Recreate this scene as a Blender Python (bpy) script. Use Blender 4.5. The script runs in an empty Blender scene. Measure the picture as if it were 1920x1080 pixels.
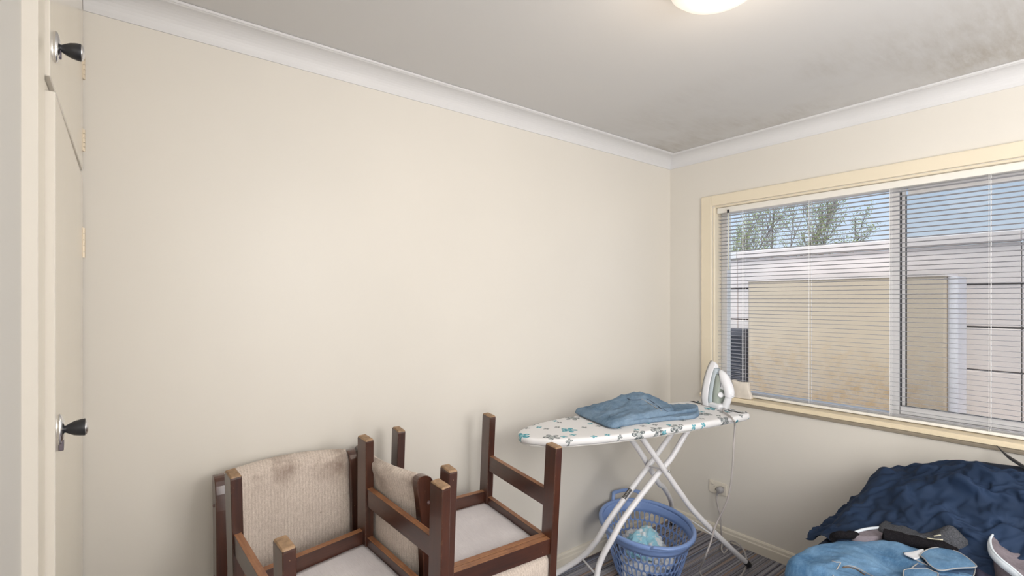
import bpy, bmesh, math, random
from math import sin, cos, pi, radians
from mathutils import Vector, Matrix, noise
import numpy as np

sc = bpy.context.scene
COL = sc.collection

# ------------------------------------------------------------------ camera
CAM = Vector((-2.859, -1.963, 1.453))
YAW = math.atan2(720, 928)
cam_d = bpy.data.cameras.new('camera')
cam_d.sensor_width = 36; cam_d.lens = 928 / 1920 * 36
cam_d.shift_y = 22 / 1920
cam_d.clip_start = 0.02
cam = bpy.data.objects.new('camera', cam_d); COL.objects.link(cam)
cam.location = CAM; cam.rotation_euler = (pi / 2, 0, -YAW)
sc.camera = cam

# ------------------------------------------------------------------ world
w = bpy.data.worlds.new('sky'); sc.world = w; w.use_nodes = True
nt = w.node_tree; nt.nodes.clear()
o_ = nt.nodes.new('ShaderNodeOutputWorld'); bg = nt.nodes.new('ShaderNodeBackground')
tc = nt.nodes.new('ShaderNodeTexCoord'); sx = nt.nodes.new('ShaderNodeSeparateXYZ'); cr = nt.nodes.new('ShaderNodeValToRGB')
nt.links.new(tc.outputs['Generated'], sx.inputs[0]); nt.links.new(sx.outputs['Z'], cr.inputs[0])
cr.color_ramp.elements[0].position = 0.0; cr.color_ramp.elements[0].color = (.80, .86, .95, 1)
cr.color_ramp.elements[1].position = 0.45; cr.color_ramp.elements[1].color = (.34, .52, .86, 1)
e = cr.color_ramp.elements.new(0.16); e.color = (.62, .76, .96, 1)
nt.links.new(cr.outputs[0], bg.inputs[0]); bg.inputs[1].default_value = 1.0
nt.links.new(bg.outputs[0], o_.inputs[0])

# ------------------------------------------------------------------ lights
def area(name, loc, rot, size, size_y, power, color):
    d = bpy.data.lights.new(name, 'AREA'); d.shape = 'RECTANGLE'; d.size = size; d.size_y = size_y
    d.energy = power; d.color = color
    o = bpy.data.objects.new(name, d); COL.objects.link(o); o.location = loc; o.rotation_euler = rot
    return o
sun = bpy.data.lights.new('sun', 'SUN'); sun.energy = 4.0; sun.angle = radians(25); sun.color = (1, .95, .88)
so = bpy.data.objects.new('sun', sun); COL.objects.link(so); so.rotation_euler = Vector((-.40, -.22, .88)).to_track_quat('Z', 'Y').to_euler()
area('added_bounce_fill', (-1.9, -2.9, 0.95), (radians(152), 0, radians(-60)), 1.6, 1.4, 14, (1, .975, .965))  # added upward panel behind the camera, stands in for a bounced flash
fd = bpy.data.lights.new('added_fill_dome', 'POINT'); fd.energy = 70; fd.shadow_soft_size = .45; fd.color = (1, .985, .975)  # added soft fill behind the camera, evens out the walls
fo = bpy.data.objects.new('added_fill_dome', fd); COL.objects.link(fo); fo.location = (-1.70, -3.05, 1.75)

area('added_side_fill', (-2.93, -2.75, 1.15), (radians(90), 0, radians(-90)), .9, 1.9, 26, (1, .985, .97))  # added fill panel to brighten the window wall, no doorway there

sc.view_settings.view_transform = 'Standard'; sc.view_settings.look = 'None'
sc.view_settings.gamma = 1; sc.view_settings.use_curve_mapping = False
sc.view_settings.exposure = 0.10

# ================================================================== helpers
FW = Vector((sin(YAW), cos(YAW), 0)); RT = Vector((cos(YAW), -sin(YAW), 0))
def ray(px, py): return FW + RT * ((px - 960) / 928) - Vector((0, 0, 1)) * ((py - 562) / 928)
def atX(px, py, x): d = ray(px, py); return CAM + d * ((x - CAM.x) / d.x)
def atY(px, py, y): d = ray(px, py); return CAM + d * ((y - CAM.y) / d.y)
def atZ(px, py, z): d = ray(px, py); return CAM + d * ((z - CAM.z) / d.z)
def atD(px, py, dep): return CAM + ray(px, py) * dep

def new_mat(name):
    m = bpy.data.materials.new(name); m.use_nodes = True
    return m, m.node_tree, m.node_tree.nodes['Principled BSDF']
def N(nt, t, **kw):
    n = nt.nodes.new(t)
    for k, v in kw.items(): setattr(n, k, v)
    return n
def L(nt, a, b): nt.links.new(a, b)
def coords(nt, scale=(1, 1, 1), kind='Object', rot=(0, 0, 0)):
    t = N(nt, 'ShaderNodeTexCoord'); mp = N(nt, 'ShaderNodeMapping')
    mp.inputs['Scale'].default_value = scale; mp.inputs['Rotation'].default_value = rot
    L(nt, t.outputs[kind], mp.inputs[0]); return mp.outputs[0]
def math_(nt, op, a, b=None, c=None):
    n = N(nt, 'ShaderNodeMath', operation=op)
    for i, v in enumerate((a, b, c)):
        if v is None: continue
        if isinstance(v, (int, float)): n.inputs[i].default_value = v
        else: L(nt, v, n.inputs[i])
    return n.outputs[0]
def mixc(nt, f, a, b, mode='MIX'):
    n = N(nt, 'ShaderNodeMix', data_type='RGBA', blend_type=mode)
    for i, v in ((0, f), (6, a), (7, b)):
        if isinstance(v, (int, float)): n.inputs[i].default_value = v
        elif isinstance(v, tuple): n.inputs[i].default_value = v if len(v) == 4 else (*v, 1)
        else: L(nt, v, n.inputs[i])
    return n.outputs[2]
def noise_(nt, vec, scale, detail=3, rough=.5):
    n = N(nt, 'ShaderNodeTexNoise'); n.inputs['Scale'].default_value = scale
    n.inputs['Detail'].default_value = detail; n.inputs['Roughness'].default_value = rough
    L(nt, vec, n.inputs['Vector']); return n.outputs[0]
def ramp(nt, f, *stops):
    n = N(nt, 'ShaderNodeValToRGB'); els = n.color_ramp.elements
    while len(els) < len(stops): els.new(.5)
    for e_, (p, c) in zip(els, stops):
        e_.position = p; e_.color = (c, c, c, 1) if isinstance(c, (int, float)) else (*c, 1)
    L(nt, f, n.inputs[0]); return n.outputs[0]
def bump(nt, b, h, strength=.3, dist=.002):
    n = N(nt, 'ShaderNodeBump'); n.inputs['Strength'].default_value = strength; n.inputs['Distance'].default_value = dist
    L(nt, h, n.inputs['Height']); L(nt, n.outputs[0], b.inputs['Normal'])
def flat(name, col, rough=.5, metal=0, var=0.0, vscale=6, bmp=0, bscale=200, bdist=.001, spec=None, kind='Object', coat=0):
    m, nt, b = new_mat(name)
    b.inputs['Base Color'].default_value = (*col, 1); b.inputs['Roughness'].default_value = rough
    b.inputs['Metallic'].default_value = metal
    if spec is not None: b.inputs['Specular IOR Level'].default_value = spec
    if coat: b.inputs['Coat Weight'].default_value = coat
    if var:
        c = coords(nt, kind=kind); f = noise_(nt, c, vscale, 4)
        L(nt, mixc(nt, ramp(nt, f, (.3, 0.), (.7, 1.)), tuple(x * (1 - var) for x in col), tuple(min(1, x * (1 + var)) for x in col)), b.inputs['Base Color'])
    if bmp:
        c = coords(nt, kind=kind); bump(nt, b, noise_(nt, c, bscale, 3), bmp, bdist)
    return m

# ---- mesh builders
def link(name, me, mat=None, parent=None, smooth=False):
    o = bpy.data.objects.new(name, me); COL.objects.link(o)
    if mat is not None:
        for m in (mat if isinstance(mat, (list, tuple)) else [mat]): me.materials.append(m)
    if smooth:
        for p in me.polygons: p.use_smooth = True
    if parent is not None: o.parent = parent
    return o
def from_bm(name, bm, mat=None, parent=None, smooth=False):
    bmesh.ops.recalc_face_normals(bm, faces=bm.faces)
    me = bpy.data.meshes.new(name); bm.to_mesh(me); bm.free()
    return link(name, me, mat, parent, smooth)
def add_box(bm, lo, hi, bev=0, seg=1, M=None):
    r = bmesh.ops.create_cube(bm, size=1)
    vs = r['verts']
    for v in vs:
        v.co = Vector([(lo[i] + hi[i]) / 2 + v.co[i] * (hi[i] - lo[i]) for i in range(3)])
    if bev:
        es = list({e for v in vs for e in v.link_edges})
        rb = bmesh.ops.bevel(bm, geom=es, offset=bev, segments=seg, affect='EDGES', profile=.6)
        vs = list({v for f in rb['faces'] for v in f.verts} | {v for v in vs if v.is_valid})
    if M is not None: bmesh.ops.transform(bm, matrix=M, verts=vs)
    return vs
def box(name, lo, hi, mat, parent=None, bev=0, seg=1, M=None):
    bm = bmesh.new(); add_box(bm, lo, hi, bev, seg, M); return from_bm(name, bm, mat, parent)
def smooth_path(pts, n=6):
    pts = [Vector(p) for p in pts]
    if len(pts) < 3: return pts
    P_ = [pts[0] * 2 - pts[1]] + pts + [pts[-1] * 2 - pts[-2]]
    out = []
    for i in range(1, len(P_) - 2):
        a, b, c, d = P_[i - 1:i + 3]
        for k in range(n):
            t = k / n
            out.append(.5 * ((2 * b) + (c - a) * t + (2 * a - 5 * b + 4 * c - d) * t * t + (3 * b - a - 3 * c + d) * t ** 3))
    out.append(pts[-1]); return out
def add_tube(bm, pts, r, seg=10, caps=True, rfun=None, sxy=None):
    pts = [Vector(p) for p in pts]; rings = []
    t0 = (pts[1] - pts[0]).normalized()
    up = Vector((0, 0, 1)) if abs(t0.z) < .9 else Vector((1, 0, 0))
    nrm = t0.cross(up).normalized()
    for i, p in enumerate(pts):
        t = (pts[min(i + 1, len(pts) - 1)] - pts[max(i - 1, 0)]).normalized()
        nrm = (nrm - t * nrm.dot(t)).normalized(); bn = t.cross(nrm)
        rr = rfun(i / (len(pts) - 1)) if rfun else r
        a, b = (sxy or (1, 1))
        rings.append([bm.verts.new(p + nrm * (cos(2 * pi * k / seg) * rr * a) + bn * (sin(2 * pi * k / seg) * rr * b)) for k in range(seg)])
    for A, B in zip(rings, rings[1:]):
        for k in range(seg): bm.faces.new((A[k], A[(k + 1) % seg], B[(k + 1) % seg], B[k]))
    if caps: bm.faces.new(rings[0][::-1]); bm.faces.new(rings[-1])
    return rings
def tube(name, pts, r, mat, parent=None, seg=10, n=6, rfun=None, sxy=None):
    bm = bmesh.new(); add_tube(bm, smooth_path(pts, n) if n else pts, r, seg, True, rfun, sxy)
    return from_bm(name, bm, mat, parent, True)
def add_lathe(bm, prof, axis='z', seg=32, M=None):
    rings = []
    for r, h in prof:
        ring = []
        for k in range(seg):
            a = 2 * pi * k / seg; c = (r * cos(a), r * sin(a), h)
            if axis == 'x': c = (c[2], c[0], c[1])
            if axis == 'y': c = (c[0], c[2], c[1])
            v = Vector(c)
            if M is not None: v = M @ v
            ring.append(bm.verts.new(v))
        rings.append(ring)
    for A, B in zip(rings, rings[1:]):
        for k in range(seg): bm.faces.new((A[k], A[(k + 1) % seg], B[(k + 1) % seg], B[k]))
    bm.faces.new(rings[0][::-1]); bm.faces.new(rings[-1])
def lathe(name, prof, mat, parent=None, axis='z', seg=32, M=None):
    bm = bmesh.new(); add_lathe(bm, prof, axis, seg, M); o = from_bm(name, bm, mat, parent, True)
    return o
def extrude_poly(bm, poly, d0, d1, axis='y', M=None):
    """poly: list of 2D, extruded between d0 and d1 along axis"""
    def mk(p, d):
        c = {'x': (d, p[0], p[1]), 'y': (p[0], d, p[1]), 'z': (p[0], p[1], d)}[axis]
        v = Vector(c); return bm.verts.new(M @ v if M is not None else v)
    A = [mk(p, d0) for p in poly]; B = [mk(p, d1) for p in poly]
    n = len(poly)
    bm.faces.new(A); bm.faces.new(B[::-1])
    for i in range(n): bm.faces.new((A[i], B[i], B[(i + 1) % n], A[(i + 1) % n]))
def empty(name, loc=(0, 0, 0), rot=(0, 0, 0)):
    o = bpy.data.objects.new(name, None); COL.objects.link(o); o.location = loc; o.rotation_euler = rot
    o.empty_display_size = .05; return o
def tag(o, label=None, cat=None, group=None, kind=None):
    if label: o['label'] = label
    if cat: o['category'] = cat
    if group: o['group'] = group
    if kind: o['kind'] = kind
    return o
def local(root_pt):
    """shift a world-space part so that it sits right under an Empty at root_pt"""
    return Matrix.Translation(-Vector(root_pt))
def adopt(parent, *objs):
    bpy.context.view_layer.update()
    for o in objs:
        o.parent = parent; o.matrix_parent_inverse = parent.matrix_world.inverted()
def S(o): o['kind'] = 'structure'; return o

# ================================================================== materials
def paint_wall():
    m, nt, b = new_mat('cream wall paint')
    c = coords(nt); f = noise_(nt, c, 1.1, 3)
    col = mixc(nt, ramp(nt, f, (.35, 0.), (.7, 1.)), (.71, .68, .625), (.74, .708, .652))
    L(nt, col, b.inputs['Base Color']); b.inputs['Roughness'].default_value = .42
    bump(nt, b, noise_(nt, c, 260, 2), .05, .0008); return m
def paint_ceiling():
    m, nt, b = new_mat('ceiling paint')
    c = coords(nt); big = noise_(nt, c, 1.6, 4, .6); fine = noise_(nt, coords(nt, (3, 14, 3)), 2.2, 5, .7)
    # damp marks: patches near the window wall
    sp = N(nt, 'ShaderNodeSeparateXYZ'); L(nt, coords(nt), sp.inputs[0])
    near = ramp(nt, math_(nt, 'MULTIPLY_ADD', sp.outputs[0], 1.0, 1.0), (.05, 0.), (.75, 1.))
    st = math_(nt, 'MULTIPLY', math_(nt, 'MULTIPLY', ramp(nt, big, (.44, 0.), (.66, 1.)), ramp(nt, fine, (.35, .2), (.65, 1.))), near)
    col = mixc(nt, math_(nt, 'MULTIPLY', st, .95), (.65, .645, .64), (.47, .44, .40))
    L(nt, col, b.inputs['Base Color']); b.inputs['Roughness'].default_value = .8
    bump(nt, b, noise_(nt, c, 180, 2), .06, .001); return m
M_WALL = paint_wall(); M_CEIL = paint_ceiling()
M_CORN = flat('cornice white paint', (.70, .70, .71), .5, var=.02, vscale=2)
M_TRIM = flat('cream gloss trim paint', (.75, .70, .60), .3, var=.03, vscale=3)
M_ARCH = flat('cream timber architrave paint', (.78, .70, .55), .33, var=.03, vscale=3)
M_SILL = flat('cream sill paint', (.80, .69, .50), .35, var=.04, vscale=8)
M_DOOR = flat('glossy cream door enamel', (.76, .70, .585), .13, var=.02, vscale=3, bmp=.03, bscale=30, bdist=.002)
M_DOORE = flat('pale door edge paint', (.70, .66, .595), .3)
M_SHADOW = flat('dark wardrobe inside', (.10, .07, .05), .8)
M_CHROME = flat('worn chrome', (.75, .75, .76), .18, 1, var=.08, vscale=60)
M_BLACK = flat('black plastic', (.018, .019, .024), .28)
M_BRASS = flat('painted hinge metal', (.74, .64, .50), .35, .2)
M_ALU = flat('white aluminium frame', (.80, .79, .79), .4, .0)
M_SEAL = flat('black rubber seal', (.03, .03, .035), .6)
M_SLAT = flat('grey white blind slat enamel', (.44, .44, .47), .35)
M_HEAD = flat('off white blind rail enamel', (.80, .78, .73), .35)
M_CORD = flat('white blind cord', (.88, .88, .88), .6)
M_WHITEP = flat('white plastic', (.80, .81, .84), .3, spec=.5)

def carpet():
    m, nt, b = new_mat('striped loop carpet')
    c = coords(nt)
    s1 = noise_(nt, coords(nt, (.35, 62, 1)), 1.0, 2, .6)
    s2 = noise_(nt, coords(nt, (.9, 150, 1)), 1.0, 2, .7)
    s3 = noise_(nt, coords(nt, (.2, 26, 1), rot=(0, 0, .0)), 1.0, 1, .5)
    base = mixc(nt, ramp(nt, s1, (.42, 0.), (.58, 1.)), (.15, .145, .17), (.60, .585, .62))
    base = mixc(nt, ramp(nt, s2, (.52, 0.), (.63, .9)), base, (.45, .44, .54))
    rust = ramp(nt, s3, (.56, 0.), (.66, .85))
    base = mixc(nt, rust, base, (.62, .43, .31))
    blue = ramp(nt, noise_(nt, coords(nt, (.3, 90, 1)), 1.3, 1), (.60, 0.), (.68, .8))
    base = mixc(nt, blue, base, (.27, .34, .52))
    sp = noise_(nt, c, 420, 2, .7)
    base = mixc(nt, .65, base, mixc(nt, ramp(nt, sp, (.35, .25), (.65, 1.7)), (0, 0, 0), base), 'MIX')
    col = mixc(nt, 1.0, base, ramp(nt, sp, (.34, .35), (.66, 1.0)), 'MULTIPLY')
    L(nt, col, b.inputs['Base Color']); b.inputs['Roughness'].default_value = .95
    b.inputs['Specular IOR Level'].default_value = .1
    h = math_(nt, 'ADD', noise_(nt, c, 420, 2, .7), math_(nt, 'MULTIPLY', s2, 1.2))
    bump(nt, b, h, .7, .004); return m
M_CARPET = carpet()

def wood(axis):
    m, nt, b = new_mat('dark red brown varnished wood ' + axis)
    st = {'x': (2, 30, 30), 'y': (30, 2, 30), 'z': (30, 30, 2)}[axis]
    g = noise_(nt, coords(nt, st), 2.0, 4, .6); big = noise_(nt, coords(nt), 7, 3)
    col = mixc(nt, ramp(nt, g, (.35, 0.), (.7, 1.)), (.034, .0115, .0075), (.070, .022, .012))
    col = mixc(nt, ramp(nt, big, (.4, 0.), (.75, .5)), col, (.11, .034, .016))
    # worn arrises show the pale timber
    geo = N(nt, 'ShaderNodeNewGeometry'); bv = N(nt, 'ShaderNodeBevel'); bv.samples = 6; bv.inputs['Radius'].default_value = .0035
    dp = N(nt, 'ShaderNodeVectorMath', operation='DOT_PRODUCT')
    L(nt, geo.outputs['True Normal'], dp.inputs[0]); L(nt, bv.outputs[0], dp.inputs[1])
    edge = ramp(nt, dp.outputs['Value'], (.80, 1.), (.96, 0.))
    wn = noise_(nt, coords(nt), 75, 3, .7)
    wear = math_(nt, 'MULTIPLY', edge, ramp(nt, wn, (.54, 0.), (.62, .8)))
    scr = ramp(nt, noise_(nt, coords(nt, (1, 1, .35)), 130, 2, .8), (.735, 0.), (.76, .7))
    col = mixc(nt, math_(nt, 'MAXIMUM', wear, scr), col, (.52, .33, .19))
    L(nt, col, b.inputs['Base Color']); b.inputs['Roughness'].default_value = .32
    b.inputs['Specular IOR Level'].default_value = .6; b.inputs['Coat Weight'].default_value = .6; b.inputs['Coat Roughness'].default_value = .22
    bump(nt, b, g, .08, .001); return m
WX, WY, WZ = wood('x'), wood('y'), wood('z')
def bare(axis='x', dark=0.):
    m, nt, b = new_mat('rubbed wood reflection tint ' + axis)  # rubbed wear plus overhead reflection, both put into the rail colour
    st = {'x': (3, 60, 60), 'y': (60, 3, 60), 'z': (60, 60, 3)}[axis]
    g = noise_(nt, coords(nt, st), 2.0, 4, .6); big = noise_(nt, coords(nt), 20, 3)
    col = mixc(nt, ramp(nt, g, (.35, 0.), (.7, 1.)), (.26, .11, .05), (.42, .20, .095))
    col = mixc(nt, ramp(nt, big, (.45, 0.), (.7, .55)), col, (.13, .045, .025))
    L(nt, col, b.inputs['Base Color']); b.inputs['Roughness'].default_value = .38; return m
BX, BY = bare('x'), bare('y')
M_FOOT = flat('bare pale end grain', (.33, .21, .12), .6, var=.3, vscale=60)

def fabric():
    m, nt, b = new_mat('beige woven boucle fabric')
    t = N(nt, 'ShaderNodeTexCoord'); sp = N(nt, 'ShaderNodeSeparateXYZ'); L(nt, t.outputs['Object'], sp.inputs[0])
    ribs = math_(nt, 'SINE', math_(nt, 'MULTIPLY', sp.outputs[0], 2 * pi / .0105))
    n1 = noise_(nt, coords(nt, (60, 60, 14)), 4, 3, .7)
    n2 = noise_(nt, coords(nt), 330, 3, .8)
    k = math_(nt, 'ADD', math_(nt, 'MULTIPLY', ribs, .045), math_(nt, 'ADD', math_(nt, 'MULTIPLY', n1, .5), math_(nt, 'MULTIPLY', n2, .8)))
    col = mixc(nt, ramp(nt, k, (.42, 0.), (.88, 1.)), (.50, .41, .345), (.88, .78, .70))
    # grime along the top of the back
    st = noise_(nt, coords(nt), 9, 4, .6)
    topz = ramp(nt, math_(nt, 'MULTIPLY_ADD', sp.outputs[2], 8.0, -6.1), (0., 0.), (.75, 1.))
    gr = math_(nt, 'MULTIPLY', ramp(nt, st, (.44, 0.), (.68, .9)), topz)
    gr = math_(nt, 'ADD', gr, ramp(nt, noise_(nt, coords(nt), 26, 2), (.73, 0.), (.78, .6)))
    col = mixc(nt, gr, col, (.22, .14, .10))
    L(nt, col, b.inputs['Base Color']); b.inputs['Roughness'].default_value = .95; b.inputs['Specular IOR Level'].default_value = .15
    b.inputs['Sheen Weight'].default_value = .2
    bump(nt, b, k, .8, .004); return m
M_FAB = fabric()
def lining():
    m, nt, b = new_mat('grey seat lining')
    c = coords(nt); f = noise_(nt, c, 7, 4)
    wv = noise_(nt, coords(nt, (400, 40, 1)), 1, 2)
    col = mixc(nt, ramp(nt, f, (.35, 0.), (.65, 1.)), (.70, .665, .68), (.80, .765, .775))
    col = mixc(nt, ramp(nt, wv, (.4, 0.), (.7, .35)), col, (.62, .585, .60))
    L(nt, col, b.inputs['Base Color']); b.inputs['Roughness'].default_value = .85
    bump(nt, b, math_(nt, 'ADD', wv, noise_(nt, c, 9, 3)), .5, .003); return m
M_LIN = lining()

def denim(name, c0, c1, sc_=1.0):
    m, nt, b = new_mat(name)
    big = noise_(nt, coords(nt), 7 * sc_, 4, .65); w1 = noise_(nt, coords(nt, (1, 1, 1)), 700, 2, .8); mid = noise_(nt, coords(nt, (1, 2.5, 1)), 40, 4, .7)
    col = mixc(nt, ramp(nt, big, (.36, 0.), (.64, 1.)), c0, c1)
    col = mixc(nt, ramp(nt, mid, (.45, 0.), (.75, .35)), col, tuple(min(1, x * 1.5) for x in c1))
    col = mixc(nt, 1.0, col, ramp(nt, w1, (.3, .62), (.7, 1.)), 'MULTIPLY')
    L(nt, col, b.inputs['Base Color']); b.inputs['Roughness'].default_value = .9; b.inputs['Specular IOR Level'].default_value = .15
    bump(nt, b, math_(nt, 'ADD', w1, mid), .5, .0015); return m
M_DEN1 = denim('mid blue denim', (.13, .22, .33), (.26, .37, .50))
M_DEN2 = denim('bright blue denim', (.085, .20, .37), (.20, .36, .56))
M_DENS = flat('pale denim seam', (.36, .36, .36), .9)
M_NAVY = flat('navy cotton drill', (.011, .027, .066), .8, var=.18, vscale=9, bmp=.35, bscale=500, bdist=.0012, spec=.35)
M_NAVYS = flat('navy seam thread', (.06, .09, .16), .8)
M_KNIT = flat('charcoal marled knit', (.075, .078, .088), .95, var=.45, vscale=260, bmp=.8, bscale=380, bdist=.003, spec=.1)
M_KNITB = flat('black fleece', (.012, .011, .013), .95, var=.4, vscale=240, bmp=.9, bscale=300, bdist=.004, spec=.1)
M_GREY = flat('mauve grey fleece', (.20, .175, .195), .95, var=.12, vscale=120, bmp=.4, bscale=400, bdist=.0015, spec=.1)
M_PURP = flat('dark purple grey jersey', (.065, .062, .10), .92, var=.12, vscale=30, bmp=.3, bscale=400, bdist=.001, spec=.1)
M_TRIMW = flat('white piping', (.68, .74, .80), .7)

# ================================================================== room shell
XL = -2.991; YB = -3.6
S(box('floor', (-3.6, YB, -.05), (.12, .1, 0), M_CARPET))
S(box('ceiling', (-3.6, YB, 2.4), (.14, .1, 2.46), M_CEIL))
S(box('wall_back', (-3.6, 0, 0), (.14, .1, 2.4), M_WALL))
OY0, OY1, OZ0, OZ1 = -.315, -2.15, .862, 2.022
bm = bmesh.new()
add_box(bm, (0, YB, 0), (.14, 0, OZ0)); add_box(bm, (0, YB, OZ1), (.14, 0, 2.4))
add_box(bm, (0, OY0, OZ0), (.14, 0, OZ1)); add_box(bm, (0, YB, OZ0), (.14, OY1, OZ1))
S(from_bm('wall_right', bm, M_WALL))
S(box('wall_front', (-3.6, YB - .1, 0), (.14, YB, 2.4), M_WALL))
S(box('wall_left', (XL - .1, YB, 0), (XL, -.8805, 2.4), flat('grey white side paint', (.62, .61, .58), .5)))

def cornice(name, a, b, inward, ext0=0, ext1=0):
    c = .0805
    prof = [(0, -.001), (c, -.001), (c, -.009), (c - .004, -.0095)]
    for k in range(11):
        t = k / 10 * pi / 2
        prof.append((c - .008 - (c - .012) * sin(t), -.012 - (c - .018) * (1 - cos(t)) ))
    prof += [(.004, -c + .001), (.0, -c + .001)]
    a = Vector(a); b = Vector(b); inw = Vector(inward); d = (b - a).normalized()
    bm = bmesh.new(); n = len(prof)
    A = [bm.verts.new(a + inw * p[0] + Vector((0, 0, p[1])) + d * (p[0] * ext0)) for p in prof]
    B = [bm.verts.new(b + inw * p[0] + Vector((0, 0, p[1])) - d * (p[0] * ext1)) for p in prof]
    for i in range(n): bm.faces.new((A[i], A[(i + 1) % n], B[(i + 1) % n], B[i]))
    bm.faces.new(A); bm.faces.new(B[::-1])
    o = from_bm(name, bm, M_CORN)
    for p in o.data.polygons: p.use_smooth = False
    return S(o)
cornice('trim_1', (-2.9655, 0, 2.4), (0, 0, 2.4), (0, -1, 0), 0, 1)
cornice('trim_2', (0, 0, 2.4), (0, YB, 2.4), (-1, 0, 0), 1, 0)
def skirt(name, a, b, inward, e0, e1):
    prof = [(0, 0), (.016, 0), (.016, .046), (.0145, .050), (.0125, .052), (.0115, .066), (.007, .074), (0, .075)]
    a = Vector(a); b = Vector(b); inw = Vector(inward); d = (b - a).normalized(); bm = bmesh.new(); n = len(prof)
    A = [bm.verts.new(a + inw * p[0] + Vector((0, 0, p[1])) + d * p[0] * e0) for p in prof]
    B = [bm.verts.new(b + inw * p[0] + Vector((0, 0, p[1])) - d * p[0] * e1) for p in prof]
    for i in range(n): bm.faces.new((A[i], A[(i + 1) % n], B[(i + 1) % n], B[i]))
    bm.faces.new(A); bm.faces.new(B[::-1]); return S(from_bm(name, bm, M_TRIM))
skirt('baseboard_back', (-2.98, 0, 0), (0, 0, 0), (0, -1, 0), 0, 1)
skirt('baseboard_right', (0, 0, 0), (0, YB, 0), (-1, 0, 0), 1, 0)

# ---- window
win = S(empty('window_1', (0, (OY0 + OY1) / 2, OZ0)))
W_ = []
def wpart(name, lo, hi, mat, bev=0, **k):
    o = box(name, lo, hi, mat, None, bev, **k); W_.append(o); return o
# timber architrave (left, top) with rounded face
A_T = .016
def arch(name, a, b, horizontal):
    """architrave of width .07, rounded inner edge; a,b = outer lo/hi rectangle (y,z)"""
    bm = bmesh.new(); vs = add_box(bm, (-A_T, min(a[0], b[0]), min(a[1], b[1])), (.0, max(a[0], b[0]), max(a[1], b[1])), .005, 3)
    o = from_bm(name, bm, M_ARCH); W_.append(o); return o
arch('architrave', (-.235, OZ0 - .02), (-.303, 2.094), False)
arch('architrave', (-.303, 2.030), (OY1 - .07, 2.094), True)
arch('architrave', (OY1 + .002, OZ0 - .02), (OY1 - .07, 2.030), False)
# reveal lining
wpart('reveal', (-.001, OY0 - .004, OZ0), (.075, OY0 + .008, OZ1), M_ARCH, .002)
wpart('reveal', (-.001, OY1 + .0, OZ1 - .004), (.075, OY0 - .004, OZ1 + .007), M_ARCH, .002)
# sill board with a nosing, and an apron mould below
bm = bmesh.new()
extrude_poly(bm, [(.075, .878), (-.030, .874), (-.038, .868), (-.038, .853), (-.030, .849), (.075, .849)], OY0 + .075, OY1 - .09, 'y')
W_.append(from_bm('sill', bm, M_SILL))
bm = bmesh.new()
extrude_poly(bm, [(0, .847), (-.020, .847), (-.020, .840), (-.015, .830), (-.006, .826), (0, .825)], OY0 + .06, OY1 - .075, 'y')
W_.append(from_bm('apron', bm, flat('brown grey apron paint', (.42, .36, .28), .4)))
# aluminium frame
YM = -1.185
bm = bmesh.new()
add_box(bm, (.078, OY0 - .004, .87), (.125, OY0 - .036, 2.02), .002)
add_box(bm, (.078, OY1, .87), (.125, OY1 + .036, 2.02), .002)
add_box(bm, (.078, OY0 - .036, .87), (.125, OY1 + .036, .90), .002)
add_box(bm, (.078, OY0 - .036, 1.99), (.125, OY1 + .036, 2.02), .002)
fr = from_bm('frame', bm, M_ALU); W_.append(fr)
wpart('mullion', (.080, YM, .90), (.105, YM - .036, 1.99), M_ALU, .002)
bm = bmesh.new()
y0 = YM - .040
add_box(bm, (.107, YM - .012, .90), (.120, YM - .052, 1.99), .002)
add_box(bm, (.105, OY1 + .036, .90), (.120, OY1 + .070, 1.99), .002)
add_box(bm, (.088, y0 - .002, .905), (.118, OY1 + .04, .938), .003)
add_box(bm, (.098, y0 - .030, 1.955), (.118, OY1 + .06, 1.99), .002)
W_.append(from_bm('sliding_sash', bm, M_ALU))
bm = bmesh.new()
add_box(bm, (.094, YM - .0365, .92), (.1045, YM - .0415, 1.975)); add_box(bm, (.108, YM - .0525, .94), (.1195, YM - .0575, 1.96))
add_box(bm, (.086, y0 - .004, .9385), (.105, OY1 + .04, .9415))
W_.append(from_bm('seal', bm, M_SEAL))
def glass_mat():
    m, nt, b = new_mat('window glass'); nt.nodes.remove(b)
    out = [n for n in nt.nodes if n.type == 'OUTPUT_MATERIAL'][0]
    tr = N(nt, 'ShaderNodeBsdfTransparent'); tr.inputs[0].default_value = (.97, .985, .98, 1)
    gl = N(nt, 'ShaderNodeBsdfGlossy'); gl.inputs['Roughness'].default_value = .01
    fz = N(nt, 'ShaderNodeFresnel'); fz.inputs[0].default_value = 1.45
    mx = N(nt, 'ShaderNodeMixShader'); L(nt, math_(nt, 'MULTIPLY', fz.outputs[0], .15), mx.inputs[0]); L(nt, tr.outputs[0], mx.inputs[1]); L(nt, gl.outputs[0], mx.inputs[2])
    L(nt, mx.outputs[0], out.inputs[0]); return m
M_GLASS = glass_mat()
def screen_mat():
    m, nt, b = new_mat('grey insect screen mesh'); 
    out = [n for n in nt.nodes if n.type == 'OUTPUT_MATERIAL'][0]
    b.inputs['Base Color'].default_value = (.25, .25, .27, 1)
    tr = N(nt, 'ShaderNodeBsdfTransparent'); mx = N(nt, 'ShaderNodeMixShader'); mx.inputs[0].default_value = .16
    L(nt, tr.outputs[0], mx.inputs[1]); L(nt, b.outputs[0], mx.inputs[2]); L(nt, mx.outputs[0], out.inputs[0]); return m
wpart('pane', (.091, OY0 - .034, .898), (.094, YM - .002, 1.992), M_GLASS)
wpart('pane', (.111, YM - .050, .936), (.114, OY1 + .068, 1.957), M_GLASS)
wpart('insect_screen', (.1222, y0 - .002, .90), (.1230, OY1 + .04, 1.99), screen_mat())
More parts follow.
